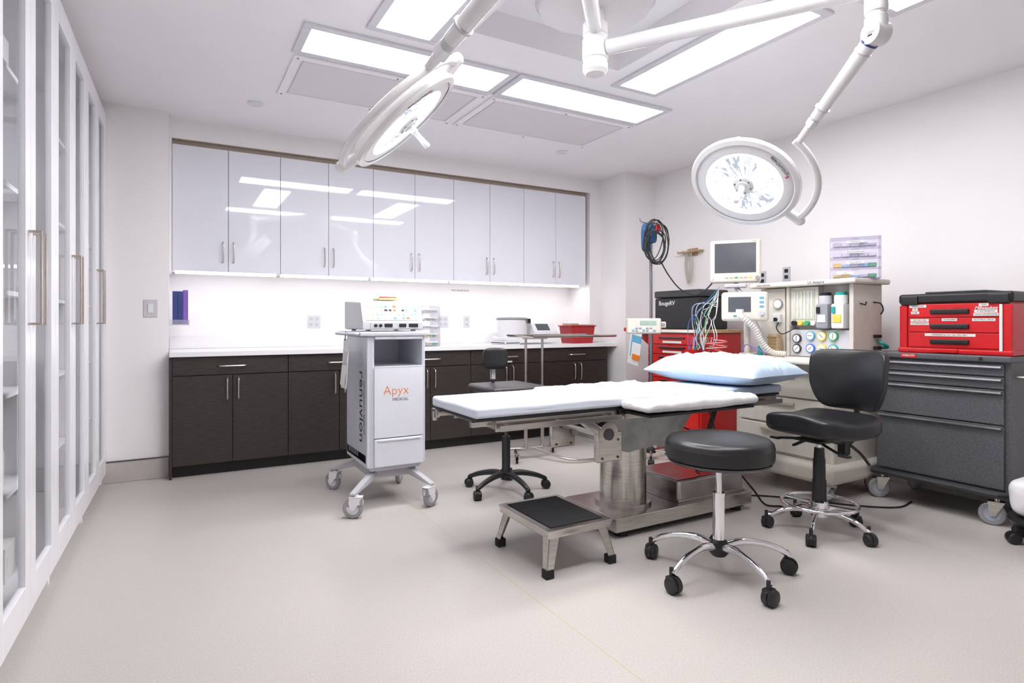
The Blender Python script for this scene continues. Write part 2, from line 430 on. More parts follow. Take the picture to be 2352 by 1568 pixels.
# ------------------------------------------------------------------ upper cabinets
def pull(mb, p, vert=True, L=.16, out=.032):
    x, y, z = p
    if vert: pts = [(x,y,z-L/2),(x,y-out*.8,z-L/2+.012),(x,y-out,z-L/4),(x,y-out,z+L/4),(x,y-out*.8,z+L/2-.012),(x,y,z+L/2)]
    else: pts = [(x-L/2,y,z),(x-L/2+.012,y-out*.8,z),(x-L/4,y-out,z),(x+L/4,y-out,z),(x+L/2-.012,y-out*.8,z),(x+L/2,y,z)]
    mb.tube(pts, .0055, 8, sm=4); return mb
UW = .767
th = T('wall_cabinet', 'glossy white two-door wall cabinet with metal pulls', 'cabinet', (0,5.15,1.51), group='glossy white wall cabinets')
part(MB().box(0,UW,.022,.349,0,.95), 'body', CARC, th)
for k in (0,1):
    x0 = .002+k*UW/2; x1 = x0+UW/2-.004
    d = part(MB().box(x0,x1,0,.02,0,.95), 'door', GLOSSW, th)
    part(pull(MB(), ((x1-.035) if k == 0 else (x0+.035), 0, .155)), 'handle', NICKEL, d, label='arched brushed nickel pull')
for i in range(1,5): clone(th, (UW*i,5.15,1.51))
for i in range(5):
    S(MB().box(.02+UW*i,UW*(i+1)-.02,5.24,5.29,1.497,1.51), 'under_cabinet_light', UCL, 'slim glowing light bar under the wall cabinets', 'light', (UW*(i+.5),5.265,1.5), group='under cabinet lights')

# ------------------------------------------------------------------ base cabinets
LW = .783
th = T('base_cabinet', 'dark wood base cabinet with drawer over two doors', 'cabinet', (0,4.88,0), group='dark wood base cabinets')
m = MB(); m.box(.001,LW-.001,.022,.615,.09,.87,1).box(.001,LW-.001,.07,.08,0,.09,1)
part(m, 'body', [DWOOD,DARKT], th)
d = part(MB().box(.003,LW-.003,0,.02,.738,.866), 'drawer', DWOOD, th)
part(pull(MB(), (LW/2,0,.80), False, .19), 'handle', NICKEL, d, label='arched brushed nickel pull')
for k in (0,1):
    x0 = .003+k*LW/2; x1 = x0+LW/2-.005
    d = part(MB().box(x0,x1,0,.02,.092,.732), 'door', DWOOD, th)
    part(pull(MB(), ((x1-.035) if k == 0 else (x0+.035), 0, .63), True, .17), 'handle', NICKEL, d, label='arched brushed nickel pull')
for i in range(1,5): clone(th, (LW*i,4.88,0))
part(MB().box(-.018,0,-.002,.12,0,.87), 'end_panel', DWOOD, th)
S(MB().box(-.018,4.018,4.85,5.498,.872,.907,0,.003), 'countertop', QUARTZ, 'long white quartz countertop on dark base cabinets', 'countertop', (2.0,5.17,.872))
S(MB().box(-.018,3.874,5.482,5.499,.908,1.01,0,.002), 'backsplash', QUARTZ, 'low white quartz backsplash strip behind the countertop', 'backsplash', (2.0,5.49,.908))
S(MB().box(2.50,2.78,4.8785,4.8795,.745,.760), 'cabinet_label', LABW, 'narrow white adhesive label strip on a drawer front', 'label', (2.64,4.879,.75))

# outlets + switch
def outlet(p, ax, double=True, mt=None, label='white wall outlet plate with sockets'):
    th = T('wall_outlet', label, 'outlet', p)
    M = basis(*ax)
    w = .115 if double else .07
    part(MB().boxm(Matrix.Translation((0,0,.003)), (w,.115,.006), 0, .002), 'plate', mt or OUTL, th, M=M)
    for sx in ((-.025,.025) if double else (0,)):
        for sy in (-.025,.025):
            m = MB().boxm(Matrix.Translation((sx,sy,.007)), (.034,.03,.003), 0, .001)
            m.boxm(Matrix.Translation((sx-.006,sy+.003,.009)), (.002,.008,.001), 1); m.boxm(Matrix.Translation((sx+.006,sy+.003,.009)), (.002,.008,.001), 1)
            m.cyl((sx,sy-.008,.008),(sx,sy-.008,.0095),.0025,seg=8,m=1)
            part(m, 'socket', [LGRY if mt is None else BLKP, BLK], th, M=M)
outlet((1.10,5.499,1.127), FY); outlet((2.34,5.499,1.127), FY); outlet((2.60,5.499,1.127), FY, False)
outlet((4.419,3.17,1.52), FX, False, LGRY, 'steel wall outlet plate on the side wall'); outlet((4.419,3.40,1.50), FX, False, LGRY, 'steel wall outlet plate on the side wall')
th = T('light_switch', 'white rocker light switch on the wall pillar', 'light switch', (-.133,4.999,1.22))
part(MB().boxm(Matrix.Translation((0,-.003,0)), (.085,.006,.125), 0, .002), 'plate', OUTL, th)
part(MB().boxm(Matrix.Translation((0,-.009,0)), (.034,.006,.066), 0, .002), 'rocker', WPL, th)
th = T('wall_notice', 'small printed notice on the backsplash wall', 'notice', (2.53,5.498,1.42))
text('PROCEDURE PLATE', .022, (2.53,5.4985,1.44), FY, GINK, th)

# ------------------------------------------------------------------ surgical light boom
HUB = Vector((1.77,2.30,0))
th = T('surgical_light', 'white ceiling-mounted surgical light with two lamp heads on jointed arms', 'surgical light', (HUB.x,HUB.y,2.80))
HM = Matrix.Translation(HUB)
part(MB().lathe([(0,2.80),(.26,2.80),(.285,2.76),(.29,2.66),(.27,2.63),(.10,2.615),(0,2.615)], HM), 'ceiling_cover', LAMPW, th, world=True)
part(MB().lathe([(0,2.62),(.045,2.62),(.045,2.56),(.06,2.55),(.06,2.50),(.055,2.495),(.055,2.48),(.062,2.475),(.062,2.385),(.056,2.38),(.056,2.365),(.06,2.36),(.06,2.33),(.045,2.312),(0,2.312)], HM, m=0), 'spindle', LAMPW, th, world=True)
def arm(p0, p1, r0, r1, name='extension_arm'):
    p0 = Vector(p0); p1 = Vector(p1); d = (p1-p0); n = 10
    pts = [p0+d*i/n for i in range(n+1)]; rs = [r0+(r1-r0)*i/n for i in range(n+1)]
    m = MB().tube(pts, rs, 20)
    m.tube([p0+d*.14, p0+d*.155], max(r0,r1)*1.05, 20, m=1); m.tube([p0+d*.86, p0+d*.875], max(r0,r1)*1.0, 20, m=1)
    return part(m, name, [LAMPW, LGRY], th, world=True)
HS = .93
def head(c, n, e1, b0, b1, att, br, bz, tang):
    c = Vector(c); z = -Vector(n).normalized(); x = Vector(e1); x = (x-z*x.dot(z)).normalized(); y = z.cross(x)
    M = basis(x, y, z, c) @ Matrix.Scale(HS, 4)
    m = MB().lathe([(.198,-.006),(.204,-.020),(.235,-.022),(.262,-.016),(.276,-.004),(.279,.010),(.272,.022),(.262,.026),(.262,.034),(.235,.052),(.18,.068),(.10,.078),(0,.080)], M, 56)
    m.lathe([(.255,-.020),(.262,-.026),(.285,-.020),(.292,-.004),(.285,.008),(.272,.010)], M, 56)
    for k in range(4):
        a = k*pi/2+.6
        m.boxm(M @ RZ(a) @ Matrix.Translation((.20,0,.062)), (.10,.022,.012), 0, .004)
    hd = part(m, 'lamp_head', LAMPW, th, world=True, label='round white lamp head with rim')
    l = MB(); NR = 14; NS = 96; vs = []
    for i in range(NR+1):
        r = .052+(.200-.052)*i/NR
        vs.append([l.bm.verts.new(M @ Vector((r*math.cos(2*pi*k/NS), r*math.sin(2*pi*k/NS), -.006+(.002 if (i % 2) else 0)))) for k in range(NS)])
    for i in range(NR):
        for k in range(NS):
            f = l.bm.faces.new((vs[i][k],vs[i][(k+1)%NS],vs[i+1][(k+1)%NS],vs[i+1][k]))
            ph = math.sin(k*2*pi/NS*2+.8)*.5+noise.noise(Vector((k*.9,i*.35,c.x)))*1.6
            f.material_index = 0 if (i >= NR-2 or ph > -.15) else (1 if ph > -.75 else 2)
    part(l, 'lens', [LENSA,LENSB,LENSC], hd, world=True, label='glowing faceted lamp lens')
    m = MB().lathe([(0,-.012),(.056,-.010),(.056,-.026),(.048,-.032),(.036,-.034),(.034,-.040),(.018,-.042),(0,-.042)], M, 32)
    for k in range(6):
        a = 2*pi*k/6; m.cyl(M @ Vector((.044*math.cos(a),.044*math.sin(a),-.03)), M @ Vector((.044*math.cos(a),.044*math.sin(a),-.036)), .004, seg=8, m=1)
    part(m, 'hub_plate', [WPL, METD], hd, world=True)
    m = MB().lathe([(.017,-.04),(.017,-.07),(.013,-.075),(.012,-.10),(.014,-.13),(.016,-.150),(.011,-.158),(0,-.16)], M, 20)
    part(m, 'handle', [WPL], hd, world=True, label='clear sterile grip handle')
    pts = []; N = 28
    for i in range(N+1):
        a = b0+(b1-b0)*i/N; pts.append(M @ Vector((br*math.cos(a), br*math.sin(a), bz)))
    m = MB().tube(pts, .017, 12)
    for a in ((b1,) if abs(b1-b0) < 2.4 else (b1, b0)):
        q0 = M @ Vector((.255*math.cos(a),.255*math.sin(a),.012)); q1 = M @ Vector(((br+.015)*math.cos(a),(br+.015)*math.sin(a),bz))
        m.cyl(q0, q1, .022, .026, 18); m.sph(q1, .027)
    part(m, 'yoke', LAMPW, hd, world=True, label='curved white suspension yoke')
    ca, sa = math.cos(tang), math.sin(tang)
    R3 = M.to_3x3(); ox = (R3 @ Vector((-sa,ca,0))).normalized(); oy = (R3 @ Vector((ca,sa,0))).normalized(); oz = ox.cross(oy)
    q = M @ Vector((.234*ca,.234*sa,-.0245))
    text('BERCHTOLD', .0215, q, (ox,oy,oz), BLK, hd)
    q = M @ Vector((.234*math.cos(tang+.33),.234*math.sin(tang+.33),-.0250))
    part(MB().boxm(basis(ox,oy,oz,q), (.008,.018,.001)), 'red_emblem', REDT, hd, world=True)
    return M @ Vector((br*math.cos(att), br*math.sin(att), bz)), M
# head 2
E2 = Vector((2.394,1.325,2.43))
a2, _ = head((2.516,2.043,1.825), (-.644,-.162,-.747), (-.004,-.2,.09), -.05, 1.5, 0, .36, .02, .12)
part(MB().tube([Vector((1.77,2.30,2.43))+Vector((.034,-.052,0)), E2], .036, 20), 'extension_arm', LAMPW, th, world=True)
m = MB().lathe([(0,2.50),(.03,2.495),(.042,2.47),(.042,2.33),(.037,2.325),(.037,2.315),(.042,2.31),(.042,2.25),(.03,2.235),(0,2.23)], Matrix.Translation((E2.x,E2.y,0)), 24)
part(m, 'elbow_joint', LAMPW, th, world=True)
sa0 = Vector((E2.x,E2.y,2.25)); d = (a2-sa0)
side = Vector((d.x,d.y,0)).cross(Vector((0,0,1))).normalized()
m = MB().cyl(sa0-side*.033, sa0+side*.033, .044, seg=28)
m.cyl(sa0+d*.07, sa0+d*.085, .035, .035, m=1)
part(m, 'spring_joint', [LAMPW, NAVY], th, world=True)
sg = 1 if side.dot(Vector((-2.4,-1.3,-1.1))) > 0 else -1
text('2', .05, sa0+side*sg*.0342, (Vector((0,0,1)).cross(side*sg).normalized(), (0,0,1), side*sg), BLK, th)
arm(sa0+d*.05, sa0+d*.74, .033, .025, 'spring_arm')
m = MB().tube([sa0+d*.74, sa0+d*.76], .022, 18, m=1).tube([sa0+d*.75, sa0+d*.88, a2], [.018,.017,.015], 16)
m.boxm(Matrix.Translation(sa0+d*.79) @ frame(d), (.036,.042,.04), 0, .008)
part(m, 'wrist_joint', [LAMPW, LGRY], th, world=True)
# head 1
E1 = Vector((.975,1.42,2.52))
a1, _ = head((.845,2.395,1.966), (.652,-.190,-.735), (.672,-.383,.633), -.15, -pi, -1.0, .335, .03, -1.2)
part(MB().tube([Vector((1.77,2.30,2.52))+Vector((-.037,-.041,0)), E1], .036, 20), 'extension_arm', LAMPW, th, world=True)
m = MB().lathe([(0,2.58),(.03,2.575),(.042,2.56),(.042,2.40),(.037,2.395),(.037,2.385),(.042,2.38),(.042,2.30),(.03,2.285),(0,2.28)], Matrix.Translation((E1.x,E1.y,0)), 24)
part(m, 'elbow_joint', LAMPW, th, world=True)
s1 = Vector((E1.x,E1.y,2.31)); d = a1-s1
arm(s1, s1+d*.78, .040, .030, 'spring_arm')
m = MB().tube([s1+d*.78, s1+d*.82], .027, 18, m=1).tube([s1+d*.80, s1+d*.92, a1], [.022,.020,.016], 16)
m.boxm(Matrix.Translation(s1+d*.86) @ frame(d), (.045,.05,.06), 0, .008)
part(m, 'wrist_joint', [LAMPW, LGRY], th, world=True)
text('BERCHTOLD', .035, (1.86,2.035,2.6155), ((.87,-.49,0),(-.49,-.87,0),(0,0,-1)), GINK, th)

# ------------------------------------------------------------------ operating table
th = T('operating_table', 'steel operating table with pale blue covered mattress', 'operating table', (2.2,2.63,0))
part(MB().box(1.98,3.02,2.40,2.86,.035,.11,0,.006), 'base_plate', STEEL, th, world=True)
for x in (2.06,2.94):
    for y in (2.46,2.80): part(MB().cyl((x,y,0),(x,y,.036),.035), 'base_foot', RUBB, th, world=True)
part(MB().box(2.02,2.98,2.43,2.83,.018,.036), 'base_skirt', RUBB, th, world=True)
part(MB().box(2.46,2.995,2.44,2.82,.11,.235,0,.018,3).box(2.455,3.0,2.435,2.825,.11,.125,0,.003), 'base_cover', [mat('satin_cover_steel',(.46,.43,.42),.26,1,nz=.2,ns=8)], th, world=True)
part(MB().cyl((2.22,2.63,.11),(2.22,2.63,.128),.158,seg=48).cyl((2.22,2.63,.128),(2.22,2.63,.43),.130,seg=48).cyl((2.22,2.63,.43),(2.22,2.63,.50),.112,seg=48), 'column', STEEL, th, world=True)
m = MB().prism([(1.97,2.44,.665),(2.56,2.44,.665),(2.56,2.44,.60),(2.46,2.44,.47),(2.10,2.44,.43),(1.99,2.44,.48)], (0,.37,0), 0, .008)
part(m, 'column_head', mat('scuffed_grey_paint',(.36,.365,.365),.4,.4,nz=.25,ns=9), th, world=True)
for y in (2.415,2.83):
    m = MB()
    m.cyl((1.93,y-.02,.55),(1.93,y+.02,.55),.062,seg=28).cyl((1.93,y-.026,.55),(1.93,y+.026,.55),.03,seg=20,m=1)
    m.box(1.86,2.02,y-.018,y+.018,.41,.56,0,.008)
    for (bx,bz) in ((1.89,.43),(1.99,.43),(1.99,.52)): m.cyl((bx,y-.022,bz),(bx,y+.022,bz),.007,seg=8,m=1)
    m.boxm(Matrix.Translation((1.83,y,.60)) @ Matrix.Rotation(.6,4,'Y'), (.17,.03,.045), 0, .006)
    part(m, 'tilt_joint', [STEEL, METD], th, world=True)
part(MB().cyl((1.93,2.42,.55),(1.93,2.83,.55),.025), 'tilt_axle', STEEL, th, world=True)
for x0,x1 in ((1.28,1.98),(2.0,2.74),(2.78,3.24)):
    for y in (2.355,2.905):
        m = MB().box(x0,x1,y-.004,y+.004,.628,.655,0,.002)
        for k in range(3):
            xx = x0+.06+(x1-x0-.12)*k/2
            ya, yb = (y,2.40) if y < 2.6 else (2.86,y)
            m.cyl((xx,ya,.642),(xx,yb,.642),.009,seg=10)
        part(m, 'side_rail', STEEL, th, world=True)
    m = MB().box(x0,x1,2.395,2.41,.62,.672,0,.003).box(x0,x1,2.85,2.865,.62,.672,0,.003)
    m.box(x0,x0+.02,2.41,2.85,.63,.67).box(x1-.02,x1,2.41,2.85,.63,.67)
    if x0 < 1.5: m.box(1.17,1.30,2.42,2.45,.645,.67,0,.003).box(1.17,1.30,2.81,2.84,.645,.67,0,.003).box(1.16,1.185,2.82,2.88,.635,.68,0,.004).cyl((1.17,2.85,.62),(1.17,2.85,.665),.014,seg=14)
    part(m, 'section_frame', STEEL, th, world=True)
for x0,x1 in ((1.175,1.99),(2.0,2.74),(2.76,3.255)):
    part(MB().box(x0,x1,2.385,2.875,.674,.688,0,.004), 'table_board', BLKP, th, world=True)
def wr(amp, sc, ox=0):
    def f(q):
        n = noise.noise(Vector(((q.x+ox)*sc, q.y*sc, q.z*sc)))
        return q+Vector((0,0,n*amp if q.z > 0 else 0))
    return f
part(MB().soft((1.95,2.63,.715), (1.57,.51,.052), .016, cuts=40, warp=wr(.005,5)), 'mattress', SHEET, th, world=True, label='long pale sheet-covered mattress')
part(MB().soft((3.005,2.63,.712), (.53,.51,.046), .016, cuts=20, warp=wr(.004,6,3)), 'head_pad', BLUEP, th, world=True)
for (x0,x1,y0,y1) in ((1.98,2.80,2.165,2.375),(1.90,2.70,2.885,3.10)):
    near = y0 < 2.5
    ab = part(MB().box(x0+.03,x1-.03,y0+.02,y1-.01,.655,.668,0,.004), 'arm_board', BLKP, th, world=True)
    part(MB().box(x0+.25,x0+.32,(y1-.03) if near else 2.86,2.40 if near else y0+.05,.63,.655,0,.004), 'clamp', STEEL, ab, world=True)
    def wp(q, a=x0):
        n = noise.noise(Vector(((q.x+a)*9, q.y*9, q.z*9)))*.012+noise.noise(Vector(((q.x+a)*25, q.y*25, 2)))*.007
        return Vector((q.x+n*.5, q.y*(1+n*3.5), q.z*(.86+.14*math.cos((q.x)*9))+n*(1 if q.z > 0 else .3)))
    part(MB().soft(((x0+x1)/2,(y0+y1)/2,.703), (x1-x0,y1-y0,.064), .028, cuts=40, warp=wp), 'arm_pad', SHEETW, ab, world=True, label='white cloth-covered arm pad')
part(MB().tube([(2.60,2.36,.66),(2.61,2.345,.60),(2.66,2.36,.52),(2.70,2.38,.50)], .004, 6, sm=5).boxm(Matrix.Translation((2.63,2.352,.58)) @ Matrix.Rotation(.4,4,'Y'), (.035,.004,.16)), 'restraint_strap', BLKP, th, world=True)
hel = [(2.56+.022*math.cos(t*.9)+t*.0006, 2.44+.022*math.sin(t*.9), .50-.0022*t) for t in range(0,110)]
part(MB().tube([(2.52,2.5,.53)]+hel+[(2.64,2.46,.24)], .004, 6), 'coiled_cord', BLKP, th, world=True)
part(MB().tube([(3.0,2.60,.17),(3.06,2.56,.20),(3.10,2.46,.10),(3.14,2.40,.012),(3.20,2.33,.008),(3.12,2.27,.008),(3.02,2.30,.008)], .006, 8, sm=8).boxm(Matrix.Translation((3.045,2.56,.19)) @ Matrix.Rotation(.6,4,'Y'), (.07,.03,.03), 0, .006), 'power_cord', RUBB, th, world=True)
S(MB().tube([(3.03,2.70,.006),(3.12,2.64,.006),(3.3,2.54,.006),(3.46,2.35,.006),(3.62,2.12,.006),(3.80,1.98,.006),(4.0,2.0,.006)], .005, 8, sm=8), 'floor_cable', RUBB, 'thin black cable lying on the floor', 'cable', (3.4,2.4,0))

def pillow():
    m = MB(); N = 70; L = .82; Wd = .60; H = .175
    for sgn in (1,-1):
        g = [[None]*(N+1) for _ in range(N+1)]
        for i in range(N+1):
            for j in range(N+1):
                a = -1+2*i/N; b = -1+2*j/N
                x = a*Wd/2*(1-.06*(1-b*b)); y = b*L/2*(1-.05*(1-a*a))
                t = max(0,(1-abs(a)**2.8))*max(0,(1-abs(b)**3.2))
                hh = t**.52
                nz = noise.noise(Vector((a*2.2,b*2.2,1)))*.030+noise.noise(Vector((a*7,b*3,4)))*.014-abs(noise.noise(Vector((a*4+b*5,b*4-a*3,7))))*.034
                z = (H*.74*hh + nz*hh) if sgn > 0 else -H*.30*min(1,hh*1.3)
                g[i][j] = m.bm.verts.new((x,y,z+.052+.010*(1-t)))
        for i in range(N):
            for j in range(N): m.bm.faces.new((g[i][j],g[i+1][j],g[i+1][j+1],g[i][j+1]))
    bmesh.ops.remove_doubles(m.bm, verts=m.bm.verts[:], dist=.0006)
    return m
S(pillow(), 'pillow', PILB, 'soft light blue pillow lying on the operating table', 'pillow', (3.09,2.68,.741), local=True, rz=.10)

# ------------------------------------------------------------------ step stool
th = T('step_stool', 'low stainless steel step stool with black rubber mat', 'step stool', (1.605,2.415,0))
part(MB().box(-.175,.175,-.225,.225,.168,.205,0,.006).box(-.18,.18,-.23,.23,.195,.207,0,.003), 'platform', STEEL, th)
part(MB().box(-.145,.145,-.195,.195,.207,.211,0,.002), 'mat', RUBB, th, label='black ribbed rubber mat')
for sx in (-1,1):
    for sy in (-1,1):
        t = Vector((sx*.155,sy*.205,.19)); b = Vector((sx*.190,sy*.235,.03)); dx = -sx; dy = -sy
        m = MB()
        m.prism([t,(t.x+dx*.055,t.y,t.z),(b.x+dx*.034,b.y,b.z),b], (0,dy*.004,0)); m.prism([t,(t.x,t.y+dy*.055,t.z),(b.x,b.y+dy*.034,b.z),b], (dx*.004,0,0))
        l = part(m, 'leg', STEEL, th)
        part(MB().box(min(b.x-sx*.038,b.x+sx*.004),max(b.x-sx*.038,b.x+sx*.004),min(b.y-sy*.038,b.y+sy*.004),max(b.y-sy*.038,b.y+sy*.004),0,.04,0,.004), 'foot', RUBB, l, label='black rubber foot')

# ------------------------------------------------------------------ casters
def twin(mb, x, y, r=.030, ang=0., z=None, m=0, stem=.03):
    M = Matrix.Translation((x,y,r)) @ RZ(ang)
    for s in (-1,1):
        L = M @ Matrix.Rotation(pi/2,4,'X') @ Matrix.Translation((0,0,s*.014))
        mb.lathe([(0,-.011),(r*.8,-.011),(r,-.006),(r,.006),(r*.8,.011),(0,.011)], L, 20, m)
    mb.lathe([(0,-.006),(r*1.08,-.006),(r*1.08,.006),(0,.006)], M @ Matrix.Rotation(pi/2,4,'X') @ Matrix.Translation((0,r*.08,0)), 20, m)
    mb.boxm(M @ Matrix.Translation((-.008,0,r*.75)), (r*1.1,.046,r*.55), m, .006)
    mb.cyl(M @ Vector((-.012,0,r*.9)), M @ Vector((-.012,0,r+stem)), .009, seg=12, m=m)
def fork(mb, x, y, r, ang, top, w=.028, mt=0, mh=1, mf=2):
    M = Matrix.Translation((x,y,r)) @ RZ(ang)
    L = M @ Matrix.Rotation(pi/2,4,'X')
    mb.lathe([(r*.62,-w/2),(r*.9,-w/2),(r,-w*.3),(r,w*.3),(r*.9,w/2),(r*.62,w/2)], L, 32, mt)
    mb.lathe([(0,-w*.42),(r*.15,-w*.6),(r*.2,-w*.36),(r*.62,-w*.42),(r*.62,w*.42),(r*.2,w*.36),(r*.15,w*.6),(0,w*.42)], L, 32, mh)
    for s in (-1,1):
        yy = s*(w/2+.005)
        mb.prism([M @ Vector((-.014,yy,-.01)), M @ Vector((.014,yy,-.01)), M @ Vector((-.01+.028,yy,r*1.08)), M @ Vector((-.055,yy,r*1.08))], M.to_3x3() @ Vector((0,s*.003,0)), mf)
    mb.boxm(M @ Matrix.Translation((-.018,0,r*1.10)), (.075,w+.018,.006), mf, .001)
    mb.cyl(M @ Vector((-.02,0,r*1.1)), M @ Vector((-.02,0,top-r)), .013, seg=16, m=mf)

def star(th, R, ang0, mt, r=.030, arch=.0, hubz=.11, th_=.013, leglab='curved chrome leg'):
    for k in range(5):
        a = ang0+2*pi*k/5
        pts = [(.025,0,hubz),(R*.35,0,hubz+arch),(R*.7,0,hubz+arch*.6-.008),(R*.93,0,hubz-.028),(R,0,r*2+.010)]
        l = part(MB().tube(pts, [th_*1.25,th_*1.2,th_,th_,th_*.9,th_*.8], 12, sm=5), 'leg', mt, th, M=RZ(a), label=leglab)
        mm = MB(); twin(mm, R, 0, r, random.uniform(0,6), stem=.034)
        part(mm, 'caster', BLKP, l, M=RZ(a), label='black twin-wheel caster')
th = T('round_stool', 'round black vinyl stool with chrome five-leg base on casters', 'stool', (2.115,1.855,0))
star(th, .315, math.radians(187), CHROME, .034, .02, .125, .014)
part(MB().lathe([(0,.085),(.03,.085),(.042,.10),(.045,.13),(.035,.15),(.024,.16),(0,.16)]), 'hub', BLKP, th)
part(MB().cyl((0,0,.14),(0,0,.36),.026,seg=24).cyl((0,0,.36),(0,0,.365),.027,m=0).cyl((0,0,.36),(0,0,.51),.0135), 'gas_column', CHROME, th)
up8 = Matrix.Translation((0,0,.008))
part(MB().lathe([(0,.488),(.10,.488),(.21,.492),(.222,.500),(.222,.506),(0,.506)]), 'seat_pan', METD, th, M=up8)
part(MB().lathe([(0,.506),(.216,.506),(.229,.514),(.233,.535),(.232,.565),(.233,.568),(.231,.571),(.228,.585),(.215,.598),(.19,.604),(.10,.607),(0,.607)], seg=64), 'seat', BLKV, th, M=up8, label='thick round black vinyl cushion')
def task(loc, rz, R, a0, chairlabel):
    th = T('task_stool', chairlabel, 'stool', loc, rz)
    star(th, R, a0, CHROME, .030, .015, .10, .012)
    part(MB().lathe([(0,.075),(.035,.075),(.045,.09),(.04,.13),(0,.135)]), 'hub', CHROME, th)
    m = MB().tube([(.185*math.cos(t*2*pi/36),.185*math.sin(t*2*pi/36),.155) for t in range(36)], .009, 10, closed=True)
    for k in range(4):
        a = k*pi/2+.3; m.tube([(.03*math.cos(a),.03*math.sin(a),.15),(.183*math.cos(a),.183*math.sin(a),.155)], .006, 8)
    m.lathe([(.038,.13),(.045,.135),(.045,.165),(.038,.17)])
    part(m, 'foot_ring', CHROME, th, label='chrome foot ring')
    part(MB().lathe([(0,.13),(.036,.13),(.034,.28),(.031,.285),(.030,.39),(.027,.395),(.024,.45),(0,.45)]).cyl((0,0,.44),(0,0,.50),.014,m=1), 'gas_column', [BLKP,CHROME], th, label='black telescoping column cover')
    m = MB().box(-.10,.10,-.08,.08,.488,.502,0,.003)
    m.tube([(.0,-.05,.49),(.03,-.17,.475),(.05,-.22,.47)], .007, 8, sm=4).tube([(.06,.05,.49),(.10,.16,.47),(.11,.21,.46)], .007, 8, sm=4)
    m.boxm(Matrix.Translation((.055,-.235,.468)), (.03,.06,.012), 0, .005); m.boxm(Matrix.Translation((.112,.225,.458)), (.03,.06,.012), 0, .005)
    m.boxm(Matrix.Translation((.0,-.12,.455)) @ Matrix.Rotation(.5,4,'X'), (.03,.09,.014), 0, .005)
    part(m, 'mechanism', BLKP, th)
    def seatw(q):
        x, y = q.x/.22, q.y/.24
        z = q.z + .022*x*x + (.018*(1-abs(y)**1.5) if q.z > 0 and x > .15 else 0)
        z += .03*max(0,-x-.6)
        return Vector((q.x*(1-.10*max(0,x)*(1-abs(y)) ), q.y*(1-.10*x), z))
    part(MB().rbox((0,0,.565), (.44,.47,.105), p=4.5, cuts=16, warp=seatw), 'seat', BLKV, th, label='contoured black vinyl saddle seat')
    part(MB().tube([(-.08,0,.49),(-.20,0,.46),(-.28,0,.48),(-.31,0,.58),(-.30,0,.74)], [.018,.018,.016,.014], 12, sm=6).boxm(Matrix.Translation((-.20,0,.44)), (.05,.05,.10), 0, .01).tube([(-.22,.02,.45),(-.27,.05,.40),(-.30,.08,.34)], .008, 8, sm=4), 'back_support', BLKP, th)
    def backw(q):
        y, z = q.y/.225, q.z/.165
        yy = q.y*(1+.03*z) if z > -.1 else q.y*(.997-.30*(abs(z)-.1)**1.3)
        return Vector((q.x+.07*y*y-.018*z*z, yy, q.z))
    part(MB().rbox((-.30,-.01,.80), (.06,.44,.335), p=7, cuts=18, warp=backw), 'backrest', BLKV, th, label='curved black vinyl backrest')
    return th
task((3.01,1.965,0), math.radians(176), .255, math.radians(133-176), 'black vinyl saddle stool with backrest and chrome foot ring')
th = T('task_stool', 'small black stool with little backrest and five-star plastic base', 'stool', (1.93,3.47,0))
for k in range(5):
    a = math.radians(200)+2*pi*k/5
    l = part(MB().tube([(.02,0,.115),(.10,0,.118),(.20,0,.098),(.265,0,.072),(.275,0,.062)], [.020,.020,.017,.014,.012], 10, sm=4), 'leg', BLKP, th, M=RZ(a), label='black plastic leg')
    mm = MB(); twin(mm, .275, 0, .028, random.uniform(0,6)); part(mm, 'caster', BLKP, l, M=RZ(a))
part(MB().lathe([(0,.08),(.035,.08),(.035,.14),(.028,.15),(.028,.36),(.026,.365),(0,.365)]).cyl((0,0,.36),(0,0,.66),.014,m=1), 'gas_column', [BLKP,METD], th)
part(MB().box(-.09,.09,-.07,.07,.645,.66,0,.003).tube([(.02,-.05,.65),(.03,-.16,.64)], .006, 8), 'mechanism', BLKP, th)
part(MB().soft((0,0,.685), (.40,.40,.05), .022, cuts=16, warp=lambda q: Vector((q.x*(1-.8*q.y*q.y), q.y*(1-.8*q.x*q.x), q.z))), 'seat', mat('dark_grey_vinyl',(.045,.04,.045),.4,nz=.2,bump=.05), th, label='dark grey vinyl seat')
part(MB().tube([(-.0,.05,.66),(-.02,.12,.67),(-.03,.14,.76),(-.025,.13,.88)], [.013,.011,.011], 10, sm=5).boxm(Matrix.Translation((-.028,.135,.78)) @ RZ(.2), (.04,.014,.10), 1, .003), 'back_support', [BLKP,LGRY], th)
def bw(q): return Vector((q.x, q.y+.9*q.x*q.x, q.z))
part(MB().rbox((0,0,0), (.17,.045,.145), p=4, cuts=10, warp=bw), 'backrest', BLKV, th, M=Matrix.Translation((-.025,.105,.875)) @ RZ(-.35), label='small black vinyl backrest')

